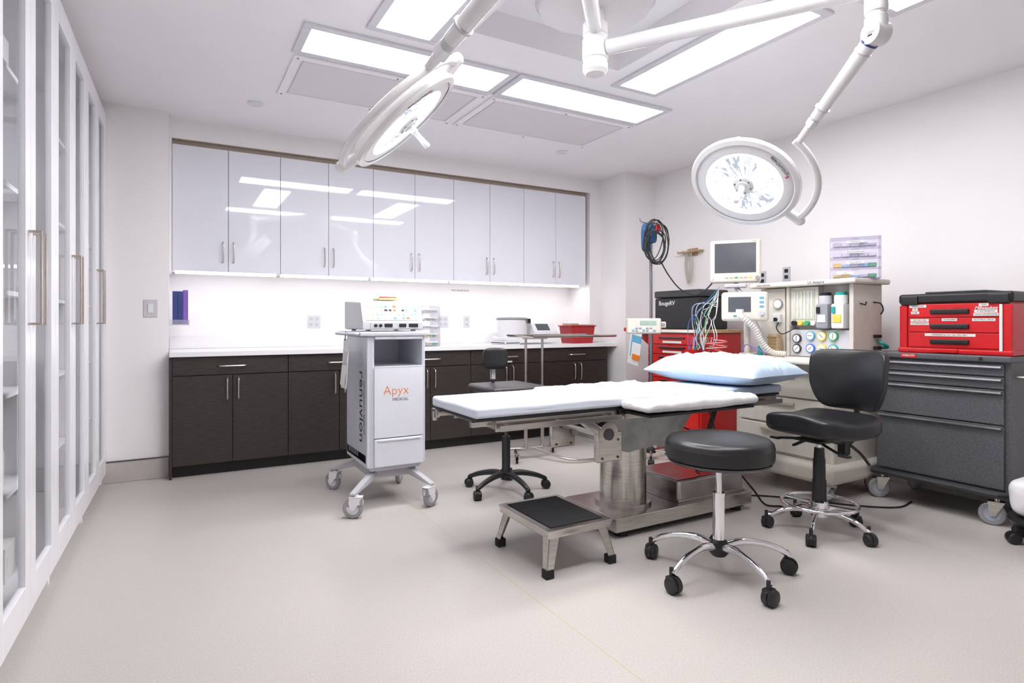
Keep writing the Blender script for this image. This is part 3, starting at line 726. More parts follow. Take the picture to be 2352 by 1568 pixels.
# ------------------------------------------------------------------ electrosurgical cart
th = T('medical_cart', 'white and grey wheeled electrosurgical cart with open shelf', 'cart', (1.20,3.78,0))
X0, X1, Y0, Y1 = 1.015, 1.385, 3.52, 4.02
CW = mat('cart_white', (.70,.71,.77), .3, nz=.02, coat=.2); CG = mat('cart_silver', (.60,.61,.67), .35, .1, nz=.03)
m = MB()
m.box(X0,X0+.045,Y0+.015,Y1,.24,1.035,1,.010,3).box(X1-.022,X1,Y0+.015,Y1,.24,1.035,1,.008,3)
m.box(X0+.03,X1-.015,Y1-.03,Y1-.005,.24,1.035,0)
m.box(X0+.03,X1-.015,Y0+.02,Y1-.02,.30,.85,0).box(X0+.03,X1-.015,Y0+.02,Y1-.02,1.015,1.035,0)
m.prism([(X0,Y0+.04,.26),(X0+.03,Y0+.04,.215),(X1-.03,Y0+.04,.215),(X1,Y0+.04,.26),(X1,Y0+.04,.32),(X0,Y0+.04,.32)], (0,Y1-Y0-.05,0), 1, .006)
part(m, 'body', [CW,CG], th, world=True)
part(MB().box(X0+.045,X1-.022,Y0,Y0+.02,.845,.853,0,.002).box(X0+.045,X1-.022,Y0,Y0+.02,1.018,1.035,0,.003).box(X0+.04,X1-.02,Y0,Y0+.02,.42,.845,0,.004), 'front_panel', CW, th, world=True)
part(MB().box(X0+.04,X1-.02,Y0-.004,Y0+.02,.245,.415,0,.008).box(X0+.06,X1-.04,Y0-.010,Y0,.40,.412,0,.003), 'lower_drawer', CW, th, world=True)
m = MB().prism([(X0-.05,Y0-.01,1.036),(X1+.01,Y0-.01,1.036),(X1+.01,Y1+.02,1.036),(X0-.05,Y1+.02,1.036)], (0,0,.028), 0, .008)
m.tube([(X0-.03,Y0+.02,1.05),(X0-.085,Y0+.05,1.05),(X0-.09,Y0+.40,1.05),(X0-.03,Y0+.44,1.05)], .010, 10, sm=5)
part(m, 'top_plate', CG, th, world=True)
m = MB()
arms = {(.90,3.42):(1.08,3.60),(1.37,3.41):(1.30,3.60),(.94,4.08):(1.08,3.95),(1.38,4.02):(1.30,3.95)}
for (a,b),(cx,cy) in arms.items():
    dv = Vector((a-cx,b-cy,0)); L = dv.length; ang = math.atan2(dv.y,dv.x)
    M = Matrix.Translation((cx,cy,0)) @ RZ(ang)
    pr = [M @ Vector(p) for p in ((-.02,-.022,.215),(L*.3,-.022,.200),(L+.015,-.018,.143),(L+.015,-.018,.128),(L*.5,-.018,.150),(-.02,-.022,.175))]
    m.prism(pr, M.to_3x3() @ Vector((0,.040,0)), 0, .006)
m.box(1.05,1.34,3.58,3.98,.165,.22,0,.01)
part(m, 'base_frame', mat('mid_grey_plastic',(.42,.42,.45),.4,nz=.04), th, world=True)
for (a,b),an in zip(arms, (2.6,.5,2.2,1.0)):
    m = MB(); fork(m, a, b, .058, an, .132, .030)
    m.boxm(Matrix.Translation((a,b,.092)) @ RZ(an) @ Matrix.Translation((-.012,0,0)), (.095,.044,.055), 2, .016, 3)
    part(m, 'caster', [GRYP,WPL,WPL], th, world=True, label='white swivel caster')
text('Apyx', .078, (1.190,Y0-.0006,.705), FY, ORG, th, off=-.0012)
text('MEDICAL', .0245, (1.217,Y0-.0006,.650), FY, GINK, th)
ax = ((0,0,-1),(0,-1,0),(-1,0,0))
text('renuvion', .125, (X0-.0010,3.66,.60), ax, BLK, th)
text('ELECTROSURGICAL GENERATOR', .022, (X0-.0010,3.60,.60), ax, GINK, th)
for i in range(9):
    r = .05+i*.026
    m = MB().tube([(X0-.0006, Y1-.02-r*math.cos(t), .28+1.3*r*math.sin(t)) for t in [k*pi/2/14 for k in range(15)]], .0012, 4)
    part(m, 'side_stripe', LGRY, th, world=True)
S(MB().boxm(Matrix.Translation((.915,3.66,.87)) @ Matrix.Rotation(.06,4,'Y'), (.004,.12,.30), 0, .001).boxm(Matrix.Translation((.911,3.65,.87)) @ Matrix.Rotation(.1,4,'Y'), (.002,.10,.24), 1).boxm(Matrix.Translation((.902,3.66,.80)) @ Matrix.Rotation(.1,4,'Y'), (.002,.09,.12), 0).tube([(.914,3.66,1.01),(.916,3.66,1.03),(.920,3.66,1.064)], .003, 6, m=2), 'instruction_folder', [LABW,LGRY,BLK], 'laminated instruction sheets hanging from the cart handle', 'document', (.915,3.66,.73))
th = T('electrosurgical_generator', 'white electrosurgical generator with coloured control panel on a cart', 'medical device', (1.19,3.78,1.065))
GX0, GX1, GY0, GY1 = .99, 1.378, 3.55, 3.98
m = MB().prism([(GX0,GY0,1.075),(GX0,GY0+.0,1.125),(GX0,GY0+.05,1.245),(GX0,GY1,1.262),(GX0,GY1,1.075)], (GX1-GX0,0,0), 0, .012)
for x in (GX0+.05,GX1-.05):
    for y in (GY0+.05,GY1-.05): m.cyl((x,y,1.066),(x,y,1.08),.015,seg=12)
part(m, 'case', mat('device_white',(.58,.58,.62),.35,nz=.02), th, world=True)
sl = math.atan2(.05,.12); up = Vector((0,math.sin(sl),math.cos(sl))); nn = Vector((0,-math.cos(sl),math.sin(sl)))
o = Vector(((GX0+GX1)/2, GY0, 1.125))
def gp(mb, x, u, w, h, m=0, t=.003): mb.boxm(basis((1,0,0),up,nn,o+Vector((x,0,0))+up*u+nn*(t/2)), (w,h,t), m); return mb
m = MB(); gp(m, 0, .062, .345, .108, 0, .002); part(m, 'control_panel', mat('panel_silver',(.60,.60,.63),.4,nz=.04), th, world=True)
bp = [LABW,PALEY,PALEB,PALEG,LEAF,ORG,BLK]
rows = ([0,1,2,0,0,0,4,0,4,5,0,2],[1,1,2,2,0,0,0,3,3,0,2,2],[0,1,0,3,6,6,5,0,6,2,0,4],[1,0,1,2,4,0,5,0,3,3,0,2])
for r in range(4):
    for k in range(12):
        if (r,k) in ((1,5),(1,6),(3,5),(0,4)): continue
        mi = rows[r][k]
        part(gp(MB(), -.150+k*.0272, .022+r*.026, .015 if (r+k) % 3 else .020, .011, 0, .004), 'button', bp[mi], th, world=True, label=('black' if mi == 6 else 'coloured')+' control button')
m = MB().box(GX0+.05,GX1-.01,GY0-.004,GY0+.01,1.082,1.118,0,.002)
part(m, 'socket_strip', LGRY, th, world=True)
for x in (1.07,1.10): part(MB().cyl((x,GY0-.012,1.10),(x,GY0-.003,1.10),.010,seg=14), 'socket', BLK, th, world=True)
for x,w in ((1.15,.05),(1.24,.045),(1.31,.06)): part(MB().box(x-w/2,x+w/2,GY0-.010,GY0-.003,1.090,1.112,0,.002), 'socket', BLK, th, world=True)
S(MB().box(1.14,1.27,3.70,3.84,1.262,1.275,0,.003).tube([(1.15,3.72,1.279),(1.20,3.76,1.281),(1.26,3.74,1.279),(1.22,3.82,1.28)], .005, 6, sm=5, m=1), 'accessory_packet', [PALEY,RED], 'small yellow and red packet on top of the generator', 'packet', (1.2,3.77,1.262))

# ------------------------------------------------------------------ mayo stand
th = T('instrument_stand', 'stainless steel double-post instrument stand with flat tray', 'instrument stand', (2.6,4.2,0))
for x in (2.52,2.68):
    part(MB().cyl((x,4.2,.07),(x,4.2,.58),.016).cyl((x,4.2,.58),(x,4.2,.60),.020).cyl((x,4.2,.60),(x,4.2,.985),.011), 'post', STEEL, th, world=True)
m = MB().tube([(2.38,4.12,.075),(2.45,4.2,.082),(2.75,4.2,.082),(2.86,4.30,.075)], .013, 10, sm=4).tube([(2.60,4.2,.08),(2.75,3.9,.03),(3.02,3.86,.016),(3.04,3.92,.016)], .010, 10, sm=5).tube([(2.40,4.30,.075),(2.6,4.2,.082)], .012, 10)
part(m, 'base', STEEL, th, world=True)
part(MB().cyl((2.52,4.2,.40),(2.68,4.2,.40),.008), 'cross_bar', STEEL, th, world=True)
for p in ((2.38,4.10),(2.86,4.31),(2.40,4.31)):
    m = MB(); fork(m, p[0], p[1], .032, 1.0, .085, .018); part(m, 'caster', [RUBB,GRYP,STEEL], th, world=True)
m = MB().box(2.47,3.30,4.0,4.42,.996,1.002).tube([(2.47,4.0,1.008),(3.30,4.0,1.008),(3.30,4.42,1.008),(2.47,4.42,1.008)], .009, 8, closed=True).box(2.50,2.72,4.18,4.22,.982,.996)
part(m, 'tray', STEEL, th, world=True)

# ------------------------------------------------------------------ countertop items
CT = .907
th = T('centrifuge', 'white benchtop centrifuge with round drum lid and screen', 'centrifuge', (3.0,5.12,CT))
part(MB().box(2.77,3.40,4.98,5.28,CT+.012,CT+.075,0,.012).box(2.75,2.92,4.96,5.26,CT,CT+.03,1,.01), 'base', [WPL,GHAMD], th, world=True)
part(MB().lathe([(0,0),(.145,0),(.15,.02),(.15,.16),(.14,.172),(.02,.18),(0,.18)], Matrix.Translation((2.92,5.13,CT+.075))), 'drum', WPL, th, world=True)
part(MB().lathe([(.150,.165),(.158,.168),(.158,.178),(.14,.186),(0,.19)], Matrix.Translation((2.92,5.13,CT+.075))).box(3.02,3.06,5.0,5.03,CT+.20,CT+.25,1,.004), 'lid', [GRYP,METD], th, world=True)
part(MB().prism([(3.10,5.00,CT+.075),(3.10,5.00,CT+.12),(3.10,5.08,CT+.21),(3.10,5.24,CT+.21),(3.10,5.24,CT+.075)], (.28,0,0), 0, .008), 'control_box', WPL, th, world=True)
u2 = Vector((0,.08,.09)).normalized(); n2 = Vector((0,-.09,.08)).normalized()
part(MB().boxm(basis((1,0,0),u2,n2,(3.22,5.04,CT+.165)), (.15,.085,.006), 0, .002), 'screen', DSCR, th, world=True)
th = T('storage_bin', 'red plastic bin with folded papers on the countertop', 'bin', (3.64,5.05,CT))
DR = mat('dull_red',(.42,.03,.035),.4,nz=.1)
part(MB().prism([(3.53,4.94,CT),(3.77,4.94,CT),(3.80,4.94,CT+.17),(3.50,4.94,CT+.17)], (0,.22,0), 0, .006), 'bin_body', DR, th, world=True)
part(MB().box(3.49,3.81,4.93,5.17,CT+.17,CT+.182,0,.004), 'rim', DR, th, world=True)
S(MB().box(3.50,3.60,4.95,5.10,CT+.183,CT+.202,0,.003).box(3.605,3.80,4.95,5.10,CT+.183,CT+.193,1,.003), 'folded_cloth', [TAN,LABW], 'small tan and white packets on a red bin', 'packet', (3.65,5.02,CT+.183))
def drawers(name, loc, rz, w, d, h, n, gm, label, cat, texts=()):
    th = T(name, label, cat, loc, rz)
    m = MB(); t = .004
    m.box(-w/2,-w/2+t,-d/2,d/2,0,h).box(w/2-t,w/2,-d/2,d/2,0,h)
    for i in range(n+1): m.box(-w/2+t,w/2-t,-d/2,d/2,min(h-t,i*h/n),min(h,i*h/n+t))
    part(m, 'case', gm, th)
    for i in range(n):
        z = i*h/n+t+.002; hh = h/n-t-.006
        m = MB().quad([(-w/2+.008,-d/2-.003,z),(w/2-.008,-d/2-.003,z),(w/2-.008,-d/2-.003,z+hh),(-w/2+.008,-d/2-.003,z+hh)])
        m.box(-.02,.02,-d/2-.012,-d/2-.004,z+hh*.80,z+hh*.88)
        dr = part(m, 'drawer', gm, th)
        if texts: part(MB().box((0 if i else -w*.2)-w*.17,(0 if i else -w*.2)+w*.17,-d/2-.0055,-d/2-.0045,z+hh*.38,z+hh*.64), 'label_strip', LABW, dr)
        else: part(MB().box(-w*.36,w*.36,-d/2-.0055,-d/2-.0045,z+hh*.42,z+hh*.62), 'label_strip', LABW, dr)
        if i < len(texts): text(texts[i], .0095, (0 if i else -w*.2,-d/2-.0058,z+hh*.51), FY, BLK, dr, world=False)
        for k in range(5):
            xx = -w/2+.02+k*(w-.04)/5
            part(MB().box(xx,xx+(w-.06)/5,-d/2+.01,d/2-.03,z+.003,z+hh*random.uniform(.25,.5)), 'content', random.choice([GRN,YEL,PALEB,LGRY]) if i in (0,1) else random.choice([LGRY,LABW,LABW]), dr)
    return th
drawers('drawer_organizer', (2.01,5.10,CT), 0, .17, .24, .36, 5, ACRYC, 'clear acrylic mini drawer tower on the countertop', 'drawer organizer')
for i,(mt,h) in enumerate(((NAVY,.25),(NAVY,.25),(PURP,.26))):
    x = .003+i*.035
    S(MB().box(x,x+.034,5.17,5.33,1.105,1.105+h,0,.002), 'supply_carton', [mt,LABW], 'slim dark blue or purple supply carton in a wall rack', 'box', (x,5.25,1.105), group='cartons in the wall rack')
S(MB().box(-.0195,.115,5.15,5.35,1.098,1.104,0,.001).box(-.0195,.115,5.15,5.153,1.098,1.14,0,.001).box(.112,.115,5.15,5.35,1.098,1.14), 'wall_rack', ACRYC, 'clear acrylic rack on the niche side wall', 'rack', (0,5.25,1.098))

# ------------------------------------------------------------------ anesthesia machine
th = T('anesthesia_machine', 'cream anesthesia machine with gauges, vaporizers and work surface', 'anesthesia machine', (3.85,2.6,0))
part(MB().box(3.62,4.12,2.27,3.02,.17,.85,0,.02,3), 'lower_body', CREAMD, th, world=True)
part(MB().box(3.52,4.14,2.22,3.06,.10,.22,0,.035,4), 'base', CREAM, th, world=True)
for z0,z1 in ((.24,.42),(.43,.61),(.62,.79)):
    d = part(MB().box(3.595,3.622,2.32,2.97,z0,z1,0,.008), 'drawer', CREAM, th, world=True)
    part(MB().box(3.578,3.597,2.52,2.78,z1-.045,z1-.025,0,.004), 'handle', CREAMK, d, world=True)
part(MB().box(3.46,4.13,2.22,3.08,.85,.885,0,.012,3), 'worktop', CREAM, th, world=True)
for p in ((3.58,2.28),(3.58,3.0),(4.05,2.28),(4.05,3.0)):
    m = MB(); fork(m, p[0], p[1], .048, 1.2, .105, .028); part(m, 'caster', [GRYP,WPL,CREAM], th, world=True)
m = MB().box(3.80,4.05,2.23,2.90,.886,1.365,0,.006).box(3.73,4.05,2.205,2.235,.886,1.365,0,.006).box(3.73,3.81,2.655,2.68,.886,1.365,0,.004)
part(m, 'upper_body', CREAMD, th, world=True)
part(MB().box(3.67,4.07,2.16,2.94,1.365,1.40,0,.012,3), 'top_shelf', CREAM, th, world=True)
text('S/5 Aespire', .026, (3.6690,2.42,1.383), FX, GINK, th)
text('Datex-Ohmeda', .018, (3.6690,2.82,1.383), FX, GINK, th)
part(MB().box(3.745,3.80,2.45,2.655,1.10,1.36,0,.004).box(3.741,3.746,2.475,2.635,1.14,1.34,1), 'flowmeter', [CREAM,FLOWM], th, world=True)
for k in range(6): part(MB().cyl((3.738,2.49+k*.026,1.15),(3.738,2.49+k*.026,1.33),.004,seg=8), 'flow_tube', WPL, th, world=True)
for k,mt in enumerate((WPL,GRN,YEL,BLKP)): part(MB().cyl((3.72,2.475+k*.048,1.115),(3.748,2.475+k*.048,1.115),.016,seg=18), 'flow_knob', mt, th, world=True)
for y,mt in ((2.40,GRYP),(2.295,WPL)):
    m = MB().box(3.70,3.80,y-.042,y+.042,1.08,1.24,0,.010).cyl((3.745,y,1.24),(3.745,y,1.295),.040,seg=28,m=1).cyl((3.745,y,1.295),(3.745,y,1.315),.034,seg=28,m=2)
    m.box(3.696,3.70,y-.028,y+.028,1.12,1.17,3).box(3.69,3.70,y+.01,y+.032,1.18,1.22,2)
    part(m, 'vaporizer', [mt,WPL if mt is WPL else LGRY,TEAL if mt is WPL else BLKP,YEL if mt is WPL else LABW], th, world=True)
part(MB().box(3.742,3.80,2.235,2.655,.888,1.07,0,.006), 'gauge_panel', LGRY, th, world=True)
pos = [(2.60,1.01),(2.60,.94),(2.50,1.03),(2.42,1.03),(2.34,1.03),(2.50,.945),(2.42,.945),(2.34,.945)]
for i,(y,z) in enumerate(pos):
    cm = [METD,METD,LEAF,YEL,GRN,BLU,YEL,TEAL][i]
    m = MB().cyl((3.728,y,z),(3.745,y,z),.031,seg=28,m=0).cyl((3.726,y,z),(3.729,y,z),.024,seg=28,m=1).boxm(Matrix.Translation((3.7255,y,z)) @ Matrix.Rotation(i*.8,4,'X'), (.001,.003,.036), 2)
    part(m, 'gauge', [cm,LABW,BLK], th, world=True)
part(MB().box(3.745,3.80,2.70,2.90,.888,1.36,0,.006), 'side_panel', CREAM, th, world=True)
part(MB().cyl((3.73,2.75,1.25),(3.746,2.75,1.25),.036,seg=28,m=0).cyl((3.728,2.75,1.25),(3.731,2.75,1.25),.029,seg=28,m=1), 'gauge', [GRYP,LABW,BLK], th, world=True)
part(MB().box(3.715,3.745,2.72,2.78,1.12,1.18,0,.004).cyl((3.70,2.75,1.14),(3.716,2.75,1.14),.014,seg=14,m=1), 'suction_regulator', [WPL,BLK], th, world=True)
m = MB().box(3.66,3.72,2.70,2.78,.886,1.04,0,.008)
for k in range(6): m.box(3.655,3.66,2.705,2.775,.90+k*.022,.91+k*.022,1)
part(m, 'absorber_canister', [TAN,BROWN], th, world=True)
part(MB().cyl((3.69,2.86,.886),(3.69,2.86,.95),.018), 'suction_cap', TEAL, th, world=True)
part(MB().tube([(3.80,2.203,1.24),(3.80,2.17,1.23),(3.80,2.165,1.25)], .005, 8), 'hook', BLKP, th, world=True)
part(MB().tube([(3.95,2.205,1.25),(3.95,2.16,1.24),(3.96,2.15,1.20),(3.95,2.16,1.17)], .005, 8, sm=4), 'hook', BLKP, th, world=True)
for z in (1.03,.955): part(MB().boxm(Matrix.Translation((3.97,2.19,z)), (.05,.03,.02), 0, .003), 'clamp', BLKP, th, world=True)
part(MB().tube([(3.99,2.20,1.0),(4.0,2.17,.98),(4.04,2.165,.96),(4.04,2.20,.955)], .010, 8, sm=6), 'gas_hose', TEAL, th, world=True)
for pts,mt in (([(3.73,2.74,1.12),(3.68,2.72,1.08),(3.66,2.66,1.04),(3.70,2.60,1.075),(3.74,2.59,1.08)],BLKP),([(3.70,2.76,1.14),(3.66,2.80,1.10),(3.64,2.84,1.02),(3.66,2.82,.93),(3.69,2.78,.90)],WPL),([(3.72,2.86,1.30),(3.66,2.88,1.20),(3.64,2.84,1.10),(3.69,2.80,1.0),(3.68,2.76,.90)],LGRY),([(3.60,2.95,.90),(3.56,2.88,.96),(3.55,2.80,.94),(3.58,2.72,.90)],PURP)):
    part(MB().tube(pts, .004, 8, sm=7), 'hose', mt, th, world=True)
V = Vector((3.50,2.84,1.23)); nv = Vector((-.86,-.51,0)).normalized()
rv = Vector((0,0,1)).cross(nv).normalized()
VM = basis(rv, (0,0,1), nv, V)
vd = part(MB().boxm(VM, (.31,.205,.07), 0, .022, 3), 'ventilator_display', CREAM, th, world=True, label='rounded cream ventilator control head')
part(MB().boxm(VM @ Matrix.Translation((-.03,.015,.036)), (.15,.105,.003), 0, .001), 'screen', DSCR, vd, world=True)
part(MB().cyl(VM @ Vector((.115,-.045,.03)), VM @ Vector((.115,-.045,.05)), .016, seg=18), 'dial', LGRY, vd, world=True)
for k in range(3): part(MB().boxm(VM @ Matrix.Translation((.115,.06-k*.03,.036)), (.028,.014,.004), 0, .001), 'button', LEAF, vd, world=True)
for k in range(5): part(MB().boxm(VM @ Matrix.Translation((-.09+k*.03,-.065,.036)), (.02,.012,.004), 0, .001), 'button', [LABW,GRN,LABW,YEL,LABW][k], vd, world=True)
part(MB().tube([V-nv*.035, (3.62,2.90,1.20), (3.78,2.88,1.18)], .018, 12).tube([(3.64,2.93,.885),(3.64,2.93,1.22)], .018, 14).box(3.60,3.70,2.88,2.97,.885,.90,0,.004), 'display_arm', CREAMD, th, world=True)
pp = cat_rom([(3.40,2.80,1.17),(3.36,2.74,1.15),(3.42,2.70,1.08),(3.47,2.68,.99),(3.52,2.64,.92),(3.60,2.60,.905)], 24)
part(MB().tube(pp, [(.020 if i % 4 < 2 else .0155) for i in range(len(pp))], 12), 'breathing_hose', CREAM, th, world=True, label='ribbed cream breathing hose')
part(MB().cyl((3.40,2.80,1.17),(3.40,2.80,1.21),.026,m=0), 'hose_connector', WPL, th, world=True)

P = Vector((3.75,3.13,1.585)); nv = Vector((-.80,-.60,0)).normalized(); rv = Vector((0,0,1)).cross(nv).normalized(); PM = basis(rv, (0,0,1), nv, P)
th = T('patient_monitor', 'cream patient monitor with dark screen on a support post', 'monitor', (3.78,3.14,.886))
part(MB().boxm(PM, (.365,.325,.07), 0, .018, 3).boxm(PM @ Matrix.Translation((0,0,-.06)), (.28,.24,.08), 0, .02, 3), 'case', CREAM, th, world=True)
part(MB().boxm(PM @ Matrix.Translation((0,.025,.036)), (.295,.225,.003), 0, .001), 'screen', DSCR, th, world=True, label='dark grey blank screen')
for k in range(6): part(MB().boxm(PM @ Matrix.Translation((-.06+k*.034,-.125,.036)), (.024,.012,.004), 0, .001), 'button', [CREAMK,CREAMK,GRN,CREAMK,CREAMK,YEL][k], th, world=True)
part(MB().cyl(PM @ Vector((.158,-.13,.03)), PM @ Vector((.158,-.13,.05)), .016, seg=18), 'dial', GRYP, th, world=True)
text('DASH', .013, PM @ Vector((.135,.150,.0362)), (rv,(0,0,1),nv), GINK, th)
text('GE', .013, PM @ Vector((-.16,-.138,.0362)), (rv,(0,0,1),nv), GINK, th)
part(MB().tube([P-nv*.05+Vector((0,0,-.15)),(3.78,3.14,1.38),(3.78,3.06,1.30),(3.78,3.05,.886)], .018, 14).boxm(PM @ Matrix.Translation((0,-.185,-.02)), (.16,.03,.10), 0, .008), 'support_post', LGRY, th, world=True)

drawers('drawer_organizer', (3.86,2.275,1.401), math.radians(-57), .285, .17, .265, 4, ACRY, 'lilac translucent mini drawer tower with labels on a machine shelf', 'drawer organizer', ('ORAL','NASAL AIRWAY','TONGUE DEPRESSORS','INSTRUMENTS'))

# ------------------------------------------------------------------ red supply cart
th = T('supply_cart', 'red metal supply cart with labelled drawers', 'cart', (3.96,3.78,0))
part(MB().box(3.74,4.22,3.46,4.08,.13,1.03,0,.008), 'body', RED, th, world=True)
part(MB().box(3.72,4.24,3.44,4.10,1.03,1.06,0,.006).box(3.718,3.7205,3.46,4.08,1.034,1.056,1), 'top_tray', [TAN,LABW], th, world=True)
zs = [1.015,.93,.845,.76,.64,.46,.16]
for i in range(6):
    z1 = zs[i]-.006; z0 = zs[i+1]
    d = part(MB().box(3.722,3.741,3.475,4.065,z0,z1,0,.004), 'drawer', RED, th, world=True)
    part(MB().box(3.706,3.723,3.62,3.92,z1-.028,z1-.014,0,.003), 'handle', METD, d, world=True)
    part(MB().box(3.7195,3.7225,3.66,3.88,z0+.012,z0+.030), 'label_strip', LABW, d, world=True)
part(MB().box(3.73,4.12,4.10,4.40,1.035,1.050,0,.004).box(3.725,3.735,4.10,4.40,1.035,1.07,0,.002).prism([(3.80,4.09,1.035),(3.80,4.09,.88),(3.80,4.34,1.035)], (.012,0,0)), 'side_shelf', RED, th, world=True)
for p in ((3.80,3.52),(3.80,4.02),(4.16,3.52),(4.16,4.02)):
    m = MB(); fork(m, p[0], p[1], .05, .8, .13, .028); part(m, 'caster', [GRYP,WPL,METD], th, world=True)
th = T('portable_fridge', 'black portable fridge box on top of the red cart', 'fridge', (3.92,3.76,1.061))
part(MB().box(3.76,4.10,3.50,4.02,1.061,1.33,0,.012,3), 'body', BLKP, th, world=True)
part(MB().box(3.755,4.105,3.495,4.025,1.333,1.395,0,.014,3), 'lid', GHAMD, th, world=True)
part(MB().tube([(3.84,3.495,1.25),(3.84,3.47,1.25),(4.02,3.47,1.25),(4.02,3.495,1.25)], .008, 8), 'handle', BLKP, th, world=True)
text('BougeRV', .052, (3.7592,3.87,1.285), FX, WINK, th, off=.0006)
m = MB().boxm(Matrix.Translation((3.70,4.22,.88)) @ Matrix.Rotation(.18,4,'X') , (.003,.15,.30), 0).boxm(Matrix.Translation((3.695,4.20,.90)) @ Matrix.Rotation(.18,4,'X'), (.003,.13,.20), 1).boxm(Matrix.Translation((3.69,4.19,.86)) @ Matrix.Rotation(.18,4,'X'), (.003,.12,.14), 2).boxm(Matrix.Translation((3.687,4.19,.80)) @ Matrix.Rotation(.18,4,'X'), (.003,.10,.05), 3)
m.cyl((3.70,4.24,1.03),(3.735,4.24,1.045),.004,seg=8)
S(m, 'information_cards', [LABW,LEAF,LABW,ORG], 'hanging blue, orange and white information cards on the red cart', 'document', (3.70,4.2,.73))
th = T('monitor_leads', 'tangled white, blue and green patient monitor wires hanging over a cart', 'cables', (3.68,3.45,.9))
mts = [WPL,BLU,WPL,GRN,LGRY,LGRY,WPL,BLKP,TEAL,WPL]
for k in range(18):
    y = 3.40+random.uniform(-.13,.08); x = 3.66+random.uniform(-.03,.03)
    pts = [(3.72,3.26+.02*k/12,1.40-.01*k),(x,y+random.uniform(-.05,.05),1.22+random.uniform(-.06,.06)),(x+.01,y+random.uniform(-.06,.06),1.12),(x-.01,y+random.uniform(-.06,.06),1.0),(x,y+random.uniform(-.03,.05),.90),(x+.02,y+.03,1.0)]
    part(MB().tube(pts, .0028, 6, sm=7), 'lead_wire', mts[k % len(mts)], th, world=True)
th = T('infusion_tubing', 'red and clear coiled tubing hanging beside the anesthesia machine', 'tubing', (3.62,3.2,.86))
for k in range(3):
    part(MB().tube([(3.62+.07*math.cos(t*.5+k),3.20+.08*math.sin(t*.5+k),.90+.003*t+.01*k) for t in range(26)], .005, 6), 'tube_coil', [RED,WPL,RED][k], th, world=True)

th = T('infusion_pole', 'steel infusion pole on five-leg rolling base', 'infusion pole', (3.41,3.69,0))
part(MB().cyl((0,0,.08),(0,0,1.10),.016).cyl((0,0,1.10),(0,0,1.12),.020).cyl((0,0,1.12),(0,0,1.95),.013), 'pole', POLE, th)
part(MB().lathe([(0,.055),(.04,.055),(.04,.085),(.02,.10),(0,.10)]), 'hub', BLKP, th)
for k in range(5):
    a = 2*pi*k/5+.2
    l = part(MB().tube([(.03,0,.075),(.15,0,.07),(.24,0,.062)], .010, 8), 'leg', STEEL, th, M=RZ(a))
    mm = MB(); twin(mm, .24, 0, .024, k); part(mm, 'caster', BLKP, l, M=RZ(a))
for s in (-1,1): part(MB().tube([(0,0,1.93),(s*.05*.87,-s*.05*.49,1.935),(s*.085*.87,-s*.085*.49,1.95),(s*.09*.87,-s*.09*.49,1.975)], .005, 8, sm=4), 'hook', POLE, th)
nv = Vector((-.55,-.83,0)).normalized(); rv = Vector((0,0,1)).cross(nv).normalized(); Q = Vector((3.36,3.69,1.09))+nv*.055+rv*-.03
QM = basis(rv,(0,0,1),nv,Q)
th = T('infusion_pump', 'cream syringe pump with green display clamped to a pole', 'infusion pump', Q)
part(MB().boxm(QM, (.27,.125,.09), 0, .015, 3).boxm(QM @ Matrix.Translation((.15,.01,0)), (.05,.05,.06), 1, .01).boxm(QM @ Matrix.Translation((.03,.0,-.055)), (.05,.06,.05), 1, .008), 'case', [CREAM,GRYP], th, world=True)
part(MB().boxm(QM @ Matrix.Translation((.03,.025,.046)), (.13,.035,.002)), 'screen', mat('green_lcd',(.35,.50,.42),.2,nz=.1), th, world=True)
for k in range(7):
    for r in range(2): part(MB().boxm(QM @ Matrix.Translation((-.09+k*.028,-.018-r*.020,.046)), (.019,.012,.004), 0), 'key', [LABW,LEAF,GRYP][(k+r) % 3], th, world=True)
def cuffw(q): return q+Vector((.008,.008,0))*noise.noise(q*28)*1.5
S(MB().rbox((3.375,3.70,1.81), (.10,.05,.23), p=4, cuts=12, warp=cuffw).rbox((3.40,3.67,1.84), (.08,.06,.15), p=4, cuts=10, warp=cuffw).tube([(3.37,3.68,1.88),(3.40,3.67,1.93),(3.41,3.685,1.945)], .006, 8, sm=4), 'pressure_cuff', DBLU, 'dark blue blood pressure cuff hanging on the infusion pole', 'pressure cuff', (3.34,3.70,1.68))
S(MB().rbox((3.435,3.640,1.885), (.045,.025,.08), p=3, cuts=6).tube([(3.42,3.655,1.92),(3.41,3.68,1.935)], .004, 6), 'red_clip', RED, 'small red clip hanging on the infusion pole', 'clip', (3.42,3.655,1.84))
rr = Vector((.869,-.495,0))
m = MB()
for k in range(8):
    c0 = Vector((3.40,3.645,1.79-.010*k))+rr*random.uniform(-.01,.045)
    ra = .065+random.uniform(0,.03); rb = .12+random.uniform(0,.06); ph = random.uniform(-.25,.25)
    pts = []
    for t in range(30):
        u = ra*math.cos(t*2*pi/30)*(1+.12*math.sin(t*4*pi/30+k)); w_ = rb*math.sin(t*2*pi/30)
        pts.append(c0+rr*(u*math.cos(ph)-w_*math.sin(ph))+Vector((0,0,u*math.sin(ph)+w_*math.cos(ph)))+Vector((-.004*k,-.006*k,0)))
    m.tube(pts, .0045, 8, closed=True)
m.tube([Vector((3.44,3.62,1.63)),Vector((3.50,3.58,1.50)),Vector((3.56,3.50,1.38)),Vector((3.62,3.38,1.34)),Vector((3.68,3.27,1.45)),Vector((3.69,3.22,1.58)),Vector((3.70,3.24,1.64))], .0055, 8, sm=8)
S(m, 'cable_coil', BLKP, 'coiled black cable hung on the infusion pole', 'cable', (3.43,3.66,1.6))
